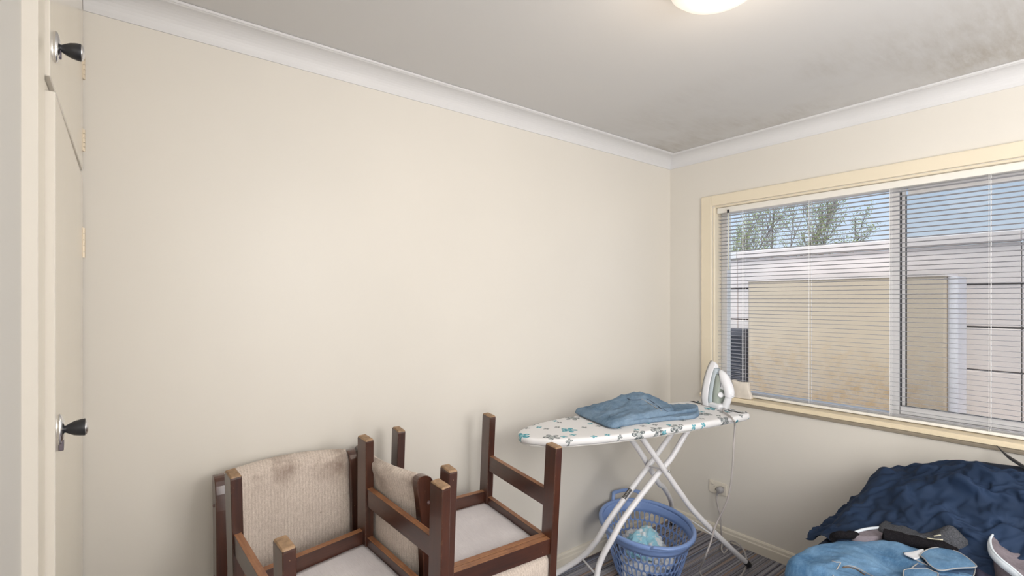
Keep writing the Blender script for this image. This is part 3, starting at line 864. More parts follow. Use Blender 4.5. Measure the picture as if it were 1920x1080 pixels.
for k in range(N_):
    th = 2 * pi * k / N_
    rr.append([bm.verts.new(bk(th, BH, p[0] - .004) + Vector((0, 0, p[1]))) for p in prof])
for k in range(N_):
    A, B = rr[k], rr[(k + 1) % N_]
    for j in range(len(prof)): bm.faces.new((A[j], B[j], B[(j + 1) % len(prof)], A[(j + 1) % len(prof)]))
from_bm('rim', bm, M_BLUE, lb, True)
for sgn, lift in ((1, .040), (-1, .006)):
    pts = []
    for k, (y, z, o_) in enumerate([(-.085, -.004, .012), (-.078, lift * .8, .020), (-.070, lift, .022), (0, lift + .002, .030), (.070, lift, .022), (.078, lift * .8, .020), (.085, -.004, .012)]):
        pts.append(Vector((sgn * (SA * math.sqrt(1 - (y / SB) ** 2) + o_), y, BH + z)))
    tube('handle', pts, .0075, M_BLUE, lb, 10, 4, sxy=(1.4, .8))

# crumpled contents
def aqua():
    m, nt, b = new_mat('pale aqua and white crumpled cloth')
    f = noise_(nt, coords(nt), 13, 3, .6)
    L(nt, mixc(nt, ramp(nt, f, (.46, 0.), (.54, 1.)), (.30, .60, .74), (.74, .79, .83)), b.inputs['Base Color']); b.inputs['Roughness'].default_value = .6
    return m
M_PALE = aqua()
M_PALEW = flat('white crumpled cloth', (.74, .76, .79), .6, var=.05, vscale=18)
def crumple(name, c, r, h, seed, mat, label, sq=1, fine=1.0):
    bm = bmesh.new(); bmesh.ops.create_icosphere(bm, subdivisions=5, radius=1)
    for v in bm.verts:
        p = v.co.copy(); q = p * 1.3 + Vector((seed, seed * 2.3, 0))
        d1 = noise.noise(q * 1.1); rd = .5 - abs(noise.noise(q * 1.7)) * 2.6; rd2 = .5 - abs(noise.noise(q * 3.6 + Vector((9, 0, 0)))) * 2.4
        k = 1 + .28 * d1 + .20 * rd * fine + .09 * rd2 * fine
        v.co = Vector((p.x * r * sq * k, p.y * r * k, max(-.35, p.z) * h * k))
    o = from_bm(name, bm, mat, None, True); o.location = c
    return tag(o, label, 'laundry', 'crumpled laundry in the blue basket')
def bw(x, y, z): p = Matrix.Rotation(bang, 3, 'Z') @ Vector((x, y, 0)); return Vector((BC.x + p.x, BC.y + p.y, z))
crumple('crumpled_cloth', bw(.01, .00, .062), .100, .075, 1.3, M_PALEW, 'white crumpled cloth filling the bottom of the blue basket', 1.45)
crumple('crumpled_cloth', bw(-.01, .005, .150), .082, .082, 4.4, M_PALE, 'pale aqua crumpled cloth on top in the blue basket', 1.4, .8)
crumple('crumpled_cloth', bw(.06, .040, .140), .058, .055, 7.9, M_PALEW, 'small white crumpled cloth behind the aqua one in the basket', 1.2, 1.5)
crumple('crumpled_cloth', bw(-.085, -.055, .110), .050, .060, 11.2, M_PALEW, 'white crumpled cloth against the near end of the basket', 1.1, 1.4)
# ================================================================== bed and clothes pile
bed = tag(empty('bed', (-.55, -2.15, 0)), 'low single bed under the clothes heap beside the window wall', 'bed')
M_BEDC = flat('dark mattress ticking', (.10, .10, .13), .9, var=.1, vscale=20)
adopt(bed, box('mattress', (-1.065, -3.10, .27), (-.045, -1.145, .475), M_BEDC, None, .04, 4),
      box('base', (-1.045, -3.08, .08), (-.065, -1.165, .268), flat('brown bed base', (.09, .05, .035), .6), None, .008, 2),
      *[box('leg', (x, y, 0), (x + .05, y + .05, .08), M_BLACK, None, .004) for x in (-1.03, -.13) for y in (-3.06, -1.23)])

def grid_mesh(name, nx, ny, fn):
    vs = [fn(i / nx, j / ny) for j in range(ny + 1) for i in range(nx + 1)]
    fs = [(j * (nx + 1) + i, j * (nx + 1) + i + 1, (j + 1) * (nx + 1) + i + 1, (j + 1) * (nx + 1) + i) for j in range(ny) for i in range(nx)]
    me = bpy.data.meshes.new(name); me.from_pydata(vs, [], fs); me.update()
    o = bpy.data.objects.new(name, me); COL.objects.link(o); return o
def collider(o, thick=.004):
    m = o.modifiers.new('c', 'COLLISION'); o.collision.thickness_outer = thick; o.collision.thickness_inner = .02
    o.collision.cloth_friction = 18; o.collision.use_culling = False; return o
def drape(garments, colls, frames):
    """let real cloth fall on the heap below, then keep the result as plain mesh"""
    for o in colls: collider(o)
    for o, q, stiff, bend in garments:
        m = o.modifiers.new('cloth', 'CLOTH'); s = m.settings
        s.quality = q; s.mass = .25; s.tension_stiffness = stiff; s.compression_stiffness = stiff; s.shear_stiffness = stiff * .4
        s.bending_stiffness = bend; s.air_damping = 2.0; s.tension_damping = 12; s.bending_damping = 1.0
        m.collision_settings.distance_min = .006; m.collision_settings.collision_quality = 3
        m.collision_settings.use_self_collision = True; m.collision_settings.self_distance_min = .005; m.collision_settings.self_friction = 8
        m.point_cache.frame_start = 1; m.point_cache.frame_end = frames + 2
    sc.frame_start = 1; sc.frame_end = frames + 2
    for f in range(1, frames + 1): sc.frame_set(f)
    dg = bpy.context.evaluated_depsgraph_get(); res = []
    for o, *_ in garments:
        me = bpy.data.meshes.new_from_object(o.evaluated_get(dg)); res.append((o, me))
    for o, me in res: o.modifiers.clear(); o.data = me
    for o in colls:
        for m in list(o.modifiers): o.modifiers.remove(m)
    sc.frame_set(1)
def finish(o, mats, thick=.002, sub=1):
    for m in (mats if isinstance(mats, (list, tuple)) else [mats]): o.data.materials.append(m)
    for p in o.data.polygons: p.use_smooth = True
    if thick:
        s = o.modifiers.new('thick', 'SOLIDIFY'); s.thickness = thick; s.offset = 0
    if sub:
        s = o.modifiers.new('sub', 'SUBSURF'); s.levels = sub; s.render_levels = sub

BEDTOP = .4765
def mound_h(x, y):
    """height of the hidden lower clothes"""
    g = lambda cx_, cy_, rx, ry, h: h * math.exp(-(((x - cx_) / rx) ** 4 + ((y - cy_) / ry) ** 4))
    h = max(g(-.14, -1.75, .27, .50, .335), g(-.20, -1.50, .30, .25, .26), g(-.32, -1.80, .25, .40, .20))
    h = max(h, g(-.14, -2.2, .30, .7, .385), g(-.17, -1.36, .30, .19, .225), g(-.22, -1.26, .34, .10, .12))
    h += .018 * noise.noise(Vector((x * 7, y * 7, 2)))
    return .47 + max(h, 0)
t_mound = grid_mesh('hidden_heap', 30, 50, lambda u, v: (-.75 + u * .74, -1.15 - v * 1.6, mound_h(-.75 + u * .74, -1.15 - v * 1.6)))
t_bed = grid_mesh('hidden_bed', 20, 40, lambda u, v: (-.985 + u * .98, -1.145 - v * 2.0, .478))
bm = bmesh.new(); add_box(bm, (-1.065, -3.1, .1), (-.0, -1.145, .477)); t_box = from_bm('hidden_box', bm, M_BEDC)
t_wall = grid_mesh('hidden_wall', 2, 2, lambda u, v: (-.012, -.9 - v * 2.5, .0 + u * 1.6))

def nv(x, y, z, s): return noise.noise(Vector((x * s, y * s, z)))
def navy(u, v):
    x0 = -.60 + .07 * min(1, max(0, (v - .28) / .2)); x = x0 + u * (-.025 - x0) + .02 * sin(v * 9) * (1 - u); y = -1.105 - v * 1.08
    zz = mound_h(x, y) if y < -1.15 and x > -.75 else .50
    a = y * .42 + x * .25      # folds run mostly along the wall
    zz = max(zz, .50) + .11 + min(1, .25 + v * 5) * min(1, .25 + (1 - u) * 3) * (.085 * nv(x * 1.25, a, 1.0, 8.0) + .045 * nv(x * .8, y * .6 - x * .5, 5.0, 14)) + .014 * nv(x, y, 8, 30)
    return (x, y, zz)
g_navy = grid_mesh('navy_shirt', 62, 88, navy)
import time as _t
t0_ = _t.perf_counter()
drape([(g_navy, 5, 40, .04)], [t_mound, t_box, t_wall], 32)
for v in g_navy.data.vertices: v.co.x = min(v.co.x, -.010)
print('SIM', _t.perf_counter() - t0_)
finish(g_navy, M_NAVY)
tag(g_navy, 'rumpled navy blue work shirt heaped against the wall under the window', 'shirt')
for o in (t_bed, t_box, t_wall): bpy.data.objects.remove(o)
# the lower clothes stay in the heap
for v in t_mound.data.vertices:
    v.co.z = max(v.co.z - .012, BEDTOP)
t_mound.name = 'work_trousers'; finish(t_mound, flat('black navy twill', (.012, .020, .042), .85, var=.2, vscale=9, bmp=.3, bscale=500, bdist=.001, spec=.3), .002, 1)
tag(t_mound, 'black-navy trousers bundled beneath the navy shirt, right of the knitted jumper', 'trousers')
# ---------------------------------------------------------------- soft garment slabs
def resample(poly, n):
    P_ = [Vector(p) for p in poly]; m = len(P_)
    pts = []
    for i in range(m):
        a, b, c, d = P_[i - 1], P_[i], P_[(i + 1) % m], P_[(i + 2) % m]
        for k in range(8):
            t = k / 8; pts.append(.5 * ((2 * b) + (c - a) * t + (2 * a - 5 * b + 4 * c - d) * t * t + (3 * b - a - 3 * c + d) * t ** 3))
    L_ = [0]
    for i in range(len(pts)): L_.append(L_[-1] + (pts[(i + 1) % len(pts)] - pts[i]).length)
    out_ = []; j = 0
    for k in range(n):
        s = L_[-1] * k / n
        while L_[j + 1] < s: j += 1
        t = (s - L_[j]) / max(1e-9, L_[j + 1] - L_[j]); out_.append(pts[j].lerp(pts[(j + 1) % len(pts)], t))
    return out_
def slab(name, poly, zb, hfun, mat, nb=110, nr=26, edge=.012, parent=None, underz=0.0):
    """cushiony cloth bundle: boundary polygon (world xy), base height zb, hfun(x,y,r)->top height above zb"""
    B = resample(poly, nb); c = sum(B, Vector((0, 0))) / nb
    zbf = zb if callable(zb) else (lambda x, y: zb)
    bm = bmesh.new(); rings = []
    rs = [1 - (1 - k / nr) ** 1.6 for k in range(1, nr + 1)]
    R_ = (max((b - c).length for b in B))
    for r in rs:
        ring = []
        for b in B:
            p = c.lerp(b, r); dist = (1 - r) * (b - c).length
            prof = min(1, dist / edge) ; prof = math.sqrt(max(0, 1 - (1 - prof) ** 2))
            ring.append(bm.verts.new((p.x, p.y, zbf(p.x, p.y) + hfun(p.x, p.y, r) * prof)))
        rings.append(ring)
    top = bm.verts.new((c.x, c.y, zbf(c.x, c.y) + hfun(c.x, c.y, 0)))
    bot = []
    for b in B:
        p = c.lerp(b, .97); bot.append(bm.verts.new((p.x, p.y, zbf(p.x, p.y) - underz)))
    bc = bm.verts.new((c.x, c.y, zbf(c.x, c.y) - underz))
    for k in range(nb):
        k2 = (k + 1) % nb
        bm.faces.new((top, rings[0][k], rings[0][k2])); bm.faces.new((bc, bot[k2], bot[k]))
        bm.faces.new((rings[-1][k], bot[k], bot[k2], rings[-1][k2]))
        for A, B2 in zip(rings, rings[1:]): bm.faces.new((A[k], B2[k], B2[k2], A[k2]))
    return from_bm(name, bm, mat, parent, True)
def rid(x, y, s, z=0): return 1 - 2 * abs(noise.noise(Vector((x * s, y * s, z))))
def xy(pts, z): return [atZ(a, b, z).xy for a, b in pts]
from mathutils.bvhtree import BVHTree
def on_surface(objs, pts, lift=.001):
    """points of the objects' surface that a line of sight meets"""
    bpy.context.view_layer.update(); dg = bpy.context.evaluated_depsgraph_get(); out_ = []
    trees = [(BVHTree.FromObject(o, dg), o.matrix_world.copy()) for o in objs]
    for px, py in pts:
        best = None
        for t, M in trees:
            Mi = M.inverted(); o_ = Mi @ CAM; d_ = (Mi.to_3x3() @ ray(px, py)).normalized()
            h = t.ray_cast(o_, d_)
            if h[0] is not None:
                P_ = M @ h[0]; dd = (P_ - CAM).length
                if best is None or dd < best[0]: best = (dd, P_)
        if best: out_.append(best[1] + (CAM - best[1]).normalized() * lift)
    return out_

# ---------------------------------------------------------------- jeans folded on the board
f1 = tag(empty('folded_jeans', atZ(1190, 785, BZ)), 'faded blue denim jeans folded on the ironing board', 'jeans')
ZJ = BZ + .001
polyA = xy([(1150, 802), (1200, 795), (1255, 789), (1296, 786), (1309, 781), (1311, 775), (1306, 770), (1280, 770), (1230, 774), (1170, 785), (1130, 795)], ZJ)
la = slab('trouser_leg', polyA, ZJ, lambda x, y, r: .016 + .004 * rid(x, y * 2, 14) , M_DEN1, 90, 18, .010)
polyA2 = xy([(1160, 800), (1210, 792), (1258, 785), (1295, 780), (1308, 776), (1307, 769), (1285, 768), (1235, 770), (1170, 780), (1140, 792)], ZJ)
lb2 = slab('trouser_leg', polyA2, ZJ + .013, lambda x, y, r: .016 + .005 * rid(x * 2, y, 12, 4), M_DEN1, 90, 18, .010)
polyB = xy([(1079, 777), (1110, 791), (1147, 805), (1175, 799), (1205, 793), (1250, 786), (1264, 781), (1262, 775), (1240, 769), (1200, 765), (1150, 767), (1112, 773), (1090, 773)], ZJ)
hc = atZ(1196, 769, ZJ).xy; hdx = (atZ(1262, 775, ZJ).xy - hc).length
def hB(x, y, r):
    d = Vector((x, y)) - hc; u_ = d.dot(ax); s = d.dot(vx)
    b_ = math.exp(-((u_ / (.17 if u_ < 0 else .13)) ** 2)) * math.exp(-((s + .0) / .10) ** 2)
    leg = .010 * min(1, max(0, (u_ + .25) / .2))
    return .017 + .012 * min(1, max(0, (u_ + .30) / .12)) + .046 * b_ + .011 * rid(x * 1.0, y * 2.4, 7, 2) * min(1, (1 - r) * 6) + .003 * rid(x * 2, y * 2, 14, 7)
lc_ = slab('trouser_body', polyB, ZJ + .006, hB, M_DEN1, 120, 30, .016)
adopt(f1, la, lb2, lc_)
sm_ = [[(1176, 746.5), (1183, 750), (1192, 750), (1202, 749.5)], [(1212, 748), (1222, 753), (1234, 762), (1246, 769), (1260, 775)], [(1203, 748), (1212, 753), (1226, 762), (1240, 770)]]
M_DSEAM = flat('dark denim seam', (.07, .10, .15), .9)
for k, s_ in enumerate(sm_):
    pts = on_surface([lc_], s_, .0005)
    if len(pts) > 2: adopt(f1, tube('seam', pts, .0022, M_DENS if k == 2 else M_DSEAM, None, 6, 4))

# ---------------------------------------------------------------- steam iron
IO = atZ(1327, 758.5, BZ + .001)
h_ax = Vector((-.255, -.967, 0)); w_ax = Vector((-.967, .255, 0)); lean = radians(5)
a_ax = (Vector((0, 0, 1)) * cos(lean) + h_ax * sin(lean)); hh_ax = (h_ax * cos(lean) - Vector((0, 0, 1)) * sin(lean))
MI = Matrix(((w_ax.x, hh_ax.x, a_ax.x, IO.x), (w_ax.y, hh_ax.y, a_ax.y, IO.y), (w_ax.z, hh_ax.z, a_ax.z, IO.z + .004), (0, 0, 0, 1)))
iron = tag(empty('steam_iron', IO), 'white and grey-green steam iron standing on its heel on the ironing board', 'iron')
M_IW = flat('glossy white iron plastic', (.80, .81, .85), .22); M_IB = flat('pale blue grey plastic', (.46, .53, .58), .25)
M_IT = flat('smoky green translucent tank', (.36, .41, .37), .15); M_SOLE = flat('steel soleplate', (.28, .27, .26), .3, .8)
ILn = .237
def planform(sc_w, a0, a1, n=28, p=2.0):
    res = []
    for k in range(n + 1):
        t = k / n; a_ = a0 + (a1 - a0) * t
        tt = a_ / ILn
        wv_ = .054 * (min(1, .80 + 1.2 * tt) if tt < .17 else 1) * max(0, 1 - max(0, (tt - .17) / .83) ** 2.0) ** .80
        res.append((wv_ * sc_w, a_))
    return res + [(-w_ - 1e-5, a_) for w_, a_ in res[::-1]]
def stack(name, levels, mat, p=None):
    """levels: (h, width scale, a0, a1)"""
    bm = bmesh.new(); rings = []
    for h, s_, a0, a1 in levels:
        pf = planform(s_, a0, a1)
        rings.append([bm.verts.new(MI @ Vector((w_, h, a_))) for w_, a_ in pf])
    n = len(rings[0])
    for A, B in zip(rings, rings[1:]):
        if len(A) != len(B): continue
        for k in range(n): bm.faces.new((A[k], A[(k + 1) % n], B[(k + 1) % n], B[k]))
    bm.faces.new(rings[0]); bm.faces.new(rings[-1][::-1])
    o = from_bm(name, bm, mat); 
    for p_ in o.data.polygons: p_.use_smooth = len(p_.vertices) == 4
    return o
IP = [stack('soleplate', [(0, .97, .002, ILn), (.0015, 1, .0, ILn + .001), (.006, 1, .0, ILn + .001)], M_SOLE),
      stack('shell', [(.006, .99, .0, ILn), (.016, 1.0, .0, ILn), (.030, .96, .0, ILn - .002), (.040, .90, .0, ILn - .010), (.043, .84, .002, ILn - .016)], M_IW),
      stack('collar', [(.0425, .84, .022, ILn - .030), (.052, .80, .022, ILn - .036), (.060, .72, .022, ILn - .044), (.062, .66, .022, ILn - .048)], M_IB),
      stack('water_tank', [(.0615, .66, .026, ILn - .058), (.078, .60, .028, ILn - .066), (.090, .50, .03, ILn - .080), (.094, .40, .03, ILn - .095)], M_IT)]
def itube(name, pts, rf, mat, sxy=None, seg=16): return tube(name, [MI @ Vector(p) for p in pts], 1, mat, None, seg, 6, rf, sxy)
IP.append(itube('handle', [(0, .070, .196), (0, .088, .180), (0, .112, .150), (0, .132, .118), (0, .140, .094), (0, .138, .078)],
                lambda t: .010 + .0125 * min(1, t * 3.2) + .003 * sin(t * pi), M_IW, (1.0, 1.0)))
IP.append(itube('handle_column', [(0, .137, .080), (0, .132, .055), (0, .122, .028), (0, .112, .002)], lambda t: .0165 + .002 * t, M_IW))
IP.append(tag(itube('grip_ring', [(0, .1385, .086), (0, .1375, .076)], lambda t: .0185, flat('dark grey ring', (.20, .20, .22), .4)), 'dark grey ring'))
bm = bmesh.new(); add_box(bm, (-.040, .008, .0), (.040, .118, .030), .010, 3, MI); IP.append(from_bm('heel', bm, M_IW, None, True))
bm = bmesh.new(); add_box(bm, (-.018, .075, .105), (.018, .122, .160), .009, 3, MI @ Matrix.Rotation(radians(0), 4, 'X')); IP.append(from_bm('handle_fairing', bm, M_IW, None, True))
vd = (CAM - IO).normalized(); vd.z = .1; vd.normalize()
zq = Vector((0, 0, 1)).rotation_difference(vd).to_matrix().to_4x4()
def disc(name, c, r, t_, mat): 
    return lathe(name, [(r * .96, -t_), (r, 0), (r * .97, .002), (r * .7, .0028), (r * .66, .0018), (r * .3, .0032), (.001, .0034)], mat, None, 'z', 24, Matrix.Translation(c) @ zq)
IP.append(tag(disc('temperature_dial', MI @ Vector((.020, .103, .078)), .0135, .02, M_IW), 'round white temperature dial'))
IP.append(disc('spray_button', MI @ Vector((.010, .158, .100)), .0085, .012, M_IW))
bm = bmesh.new(); add_box(bm, (-.006, .150, .084), (.006, .172, .090), .002, 1, MI); IP.append(from_bm('steam_lever', bm, M_IW))
bm = bmesh.new(); add_box(bm, (.0195, .096, .118), (.0205, .1005, .142), 0, 1, MI); IP.append(tag(from_bm('logo_mark', bm, flat('grey print', (.35, .35, .40), .5)), 'small grey maker mark'))
adopt(iron, *IP)

# ---------------------------------------------------------------- power point, plug and cord
pp = tag(empty('power_outlet', (-.004, -.3425, .302)), 'cream double power outlet low on the window wall beside the ironing board', 'power outlet')
M_PP = flat('cream outlet plastic', (.75, .70, .61), .3); M_SLOT = flat('dark slot', (.04, .03, .03), .6)
O_ = []
bm = bmesh.new(); add_box(bm, (-.009, -.400, .265), (0, -.285, .339), .003, 2); O_.append(from_bm('face_plate', bm, M_PP))
for yc in (-.305, -.381):
    bm = bmesh.new(); add_box(bm, (-.013, yc - .008, .317), (-.0085, yc + .008, .331), .001, 1, None); O_.append(from_bm('rocker_switch', bm, M_PP))
    bm = bmesh.new(); add_box(bm, (-.0096, yc - .009, .3145), (-.0088, yc + .009, .3165)); O_.append(from_bm('switch_gap', bm, M_SLOT))
for yc in (-.328,):
    for dy, dz, rot in ((.009, .004, 30), (-.009, .004, -30), (0, -.010, 0)):
        bm = bmesh.new(); add_box(bm, (-.0097, -.001, -.0042), (-.0085, .001, .0042), 0, 1, Matrix.Translation((0, yc + dy, .300 + dz)) @ Matrix.Rotation(radians(rot), 4, 'X')); O_.append(from_bm('socket_slot', bm, M_SLOT))
adopt(pp, *O_)
M_PC = flat('warm grey cord', (.46, .43, .42), .5); M_PLUG = flat('grey plug', (.36, .35, .36), .4)
plug = lathe('plug', [(.0185, .0), (.0195, .006), (.0195, .022), (.017, .030), (.010, .034), (.002, .035)], M_PLUG, None, 'z', 28,
             Matrix.Translation((-.0092, -.366, .300)) @ Matrix.Rotation(radians(-90), 4, 'Y'))
neck = tube('strain_relief', [(-.028, -.362, .290), (-.030, -.352, .276), (-.031, -.348, .262)], 1, M_PLUG, None, 10, 4, lambda t: .0105 - .006 * t)
ironbase = MI @ Vector((0, .118, .012))
ed = B2W(1.16, -.205, 0)
def lerp(a, b, t): return a + (b - a) * t
hang = []
for px_, py_, d_ in ((1378, 795, 2.47), (1376, 830, 2.46), (1374, 870, 2.46), (1369, 915, 2.47), (1361, 945, 2.49), (1348, 972, 2.51), (1340, 990, 2.51), (1333, 1015, 2.50), (1322, 1045, 2.49)):
    hang.append(atD(px_, py_, d_))
floorp = [atZ(1312, 1068, .012), atZ(1318, 1082, .006), atZ(1340, 1094, .006), atZ(1372, 1094, .006), atZ(1392, 1076, .006), atZ(1400, 1056, .012), atZ(1396, 1035, .05), atZ(1385, 1020, .075), atZ(1370, 1015, .02), atZ(1365, 1028, .006), atZ(1358, 1037, .006), atZ(1353, 1030, .02)]
up_ = [atX(1354, 1015, -.045), atX(1352, 990, -.040), atX(1350, 965, -.036), atX(1344, 940, -.032), Vector((-.031, -.348, .262))]
pts = [ironbase, atZ(1356, 771, BZ + .010), atZ(1368, 780, BZ + .006), atZ(1375, 788, BZ + .003)] + hang + floorp + up_
cb = tube('cord', pts, .0046, M_PC, None, 8, 6)
adopt(iron, plug, neck, cb)

# ---------------------------------------------------------------- things on the sill
SZ = .878
pj = [(1372.8, 710.5), (1377, 710.3), (1383, 713.5), (1391, 715), (1404, 715), (1405.2, 731), (1410.5, 744.5), (1409, 747.5), (1377, 743), (1376.8, 720)]
q = [atX(a, b, -.016) for a, b in pj]; zmin = min(p.z for p in q)
bm = bmesh.new(); extrude_poly(bm, [(p.y, p.z - zmin + SZ - .003) for p in q], -.029, -.001, 'x')
bmesh.ops.recalc_face_normals(bm, faces=bm.faces)
bmesh.ops.bevel(bm, geom=list(bm.edges), offset=.0035, segments=2, affect='EDGES', profile=.6)
jug = from_bm('jug', bm, flat('off white stained plastic', (.76, .70, .62), .45, var=.07, vscale=30), None, True)
tag(jug, 'small off-white jug with a pointed spout on the window sill', 'jug')
ycl = slab('cleaning_cloth', [(-.018, -.372), (-.003, -.40), (-.0, -.46), (-.001, -.525), (-.018, -.545), (-.028, -.52), (-.0345, -.47), (-.034, -.41)], SZ - .001,
           lambda x, y, r: .010 + .004 * rid(x, y, 40), flat('pale yellow cloth', (.78, .68, .36), .8, var=.1, vscale=50), 60, 10, .006)
ycl.location.x = .030
tag(ycl, 'pale yellow cloth lying flat on the window sill behind the jug', 'cloth')

# ---------------------------------------------------------------- garments on the bed
BT = .476
dj = tag(empty('denim_jeans', (-.85, -1.45, BT)), 'bright blue denim jeans lying open on the bed at the front of the heap', 'jeans')
polyJ = [(-1.045, -1.185), (-.93, -1.165), (-.80, -1.195), (-.70, -1.25), (-.625, -1.335), (-.585, -1.43), (-.60, -1.52), (-.66, -1.61), (-.76, -1.69), (-.92, -1.72), (-1.04, -1.69), (-1.06, -1.52), (-1.062, -1.33)]
def hJ(x, y, r):
    return .066 + .016 * rid(x * .9 + y * .5, y - x * .4, 5.0, 3) + .011 * rid(x * .7, y, 11, 6) * (1 - r * .5) + .014 * nv(x, y, 3, 9) + .004 * rid(x, y * .6, 26, 9)
jb = slab('body', polyJ, BT, hJ, M_DEN2, 150, 40, .05)
parts_ = [jb]
def panel(name, pxs, z, mat, edge=.004, th=.005, rim=None):
    poly = [atZ(a, b, z).xy for a, b in pxs]
    zf = lambda x, y: z + .006 * nv(x, y, 2, 14) - th
    o = slab(name, poly, zf, lambda x, y, r: th + .003 * rid(x, y, 24, 2) * (1 - r), mat, 80, 12, edge)
    res = [o]
    if rim:
        bm = bmesh.new(); B = resample(poly, 60); pts = [Vector((b.x, b.y, zf(b.x, b.y) + th * .8)) for b in B] 
        add_tube(bm, pts + [pts[0]], .0019, 6, False); res.append(tag(from_bm('seam', bm, rim, None, True), 'pale worn seam'))
    return res
parts_ += panel('waistband_inside', [(1745, 1046), (1790, 1042), (1822, 1052), (1828, 1066), (1818, 1090), (1780, 1100), (1730, 1095), (1700, 1078), (1720, 1058)], .562, flat('dark inner denim', (.05, .10, .19), .9, var=.2, vscale=40), rim=M_DENS)
parts_ += panel('waistband', [(1726, 1036), (1748, 1028), (1775, 1027.5), (1800, 1036), (1829, 1056), (1826, 1062), (1800, 1064), (1765, 1069), (1745, 1060), (1735, 1050)], .578, M_DEN2, rim=M_DENS)
parts_ += panel('fly_flap', [(1694, 1071), (1700, 1066), (1722, 1066), (1738, 1065), (1752, 1072), (1759, 1077), (1748, 1100), (1700, 1100)], .575, M_DEN2, rim=M_DENS)
parts_ += [tag(o, 'white pocket lining') for o in panel('pocket_lining', [(1695, 1036), (1712, 1031), (1732, 1029), (1727, 1040), (1717, 1048), (1706, 1043)], .574, flat('white lining', (.72, .74, .78), .8))]
for s_, m_, r_ in (([(1560, 1052), (1568, 1054), (1576, 1055), (1570, 1066), (1562, 1080)], M_DENS, .002), ([(1583, 1062), (1595, 1061), (1610, 1066), (1625, 1075), (1640, 1082)], M_DENS, .002),
                   ([(1580, 1064), (1594, 1064), (1608, 1069), (1622, 1078)], M_SHADOW, .0025), ([(1694, 1036), (1705, 1043), (1720, 1051), (1740, 1060)], M_DENS, .0022)):
    pts = on_surface([jb], s_, .001)
    if len(pts) > 2: parts_.append(tube('seam', pts, r_, m_, None, 6, 4))
adopt(dj, *parts_)

pj_ = slab('jersey', [(-.80, -1.66), (-.66, -1.60), (-.52, -1.57), (-.40, -1.60), (-.33, -1.72), (-.35, -1.95), (-.5, -2.1), (-.72, -2.1), (-.82, -1.9)], BT,
           lambda x, y, r: .055 + .016 * rid(x * .6 + y * .5, y * .8, 7, 3) + .006 * rid(x, y, 15, 5), M_PURP, 120, 30, .03)
tag(pj_, 'dark purple-grey jersey on the bed right of the denim jeans', 'jersey')

kn = tag(empty('knitted_jumper', (-.52, -1.45, BT)), 'charcoal marled knitted jumper with black edge between the navy shirt and denim', 'jumper')
polyK = [(-.615, -1.325), (-.52, -1.30), (-.44, -1.33), (-.40, -1.42), (-.405, -1.53), (-.455, -1.60), (-.54, -1.595), (-.585, -1.52), (-.60, -1.43)]
pk = atZ(1784, 1010, .60).xy
def hK(x, y, r):
    d = Vector((x, y)) - pk
    return .105 + .060 * math.exp(-((d.x / .05) ** 2 + (d.y / .045) ** 2)) + .014 * rid(x, y * 1.3, 9, 5) * (1 - r * .6)
kb = slab('body', polyK, BT, hK, M_KNIT, 110, 26, .03)
def roll(name, pxz, r, mat, seed=0):
    bm = bmesh.new(); pth = smooth_path([atZ(a, b, z) for a, b, z in pxz], 10)
    rg = add_tube(bm, pth, r, 14)
    for v in bm.verts: v.co += Vector((noise.noise(v.co * 28 + Vector((seed, 0, 0))), noise.noise(v.co * 28 + Vector((0, seed + 5, 0))), noise.noise(v.co * 28 + Vector((0, 3, seed))))) * .007
    return from_bm(name, bm, mat, None, True)
adopt(kn, kb, tag(roll('rolled_hem', [(1656, 1001, .585), (1672, 1006, .582), (1700, 1012, .580), (1740, 1020, .578), (1770, 1026, .576), (1795, 1030, .57)], .019, M_KNITB, 1), 'black fleecy rolled edge'),
      tag(roll('rolled_hem', [(1560, 1013, .545), (1566, 1007, .56), (1576, 1004, .572), (1592, 1003, .570), (1606, 1004, .565)], .013, M_KNITB, 4), 'black fleecy rolled edge'),
      tag(tube('toggle', on_surface([kb], [(1738, 1009), (1752, 1011), (1768, 1012)], .004), .0022, flat('cream cord', (.70, .66, .50), .7), None, 6, 3), 'cream cord toggle'),
      tag(tube('toggle', on_surface([kb], [(1751, 1005), (1757, 1004), (1764, 1003)], .004), .0020, flat('cream cord pale', (.70, .66, .50), .7), None, 6, 3), 'cream cord toggle'))

mv = tag(slab('fleece_strip', [atZ(a, b, .57).xy for a, b in ((1596, 1003), (1620, 993), (1650, 989), (1684, 990), (1690, 1000), (1660, 1006), (1625, 1008))], .535,
              lambda x, y, r: .034 + .003 * rid(x, y, 12), M_GREY, 70, 12, .012), 'mauve-grey fleece edge with white trim beside the black rolled hem', 'fleece')
pts = [atZ(a, b, .575) for a, b in ((1598, 1001), (1612, 995), (1630, 991), (1652, 989.5), (1672, 990.5), (1684, 993))]
adopt(mv, tag(tube('piping', pts, .0052, M_TRIMW, None, 8, 5), 'white piping'))

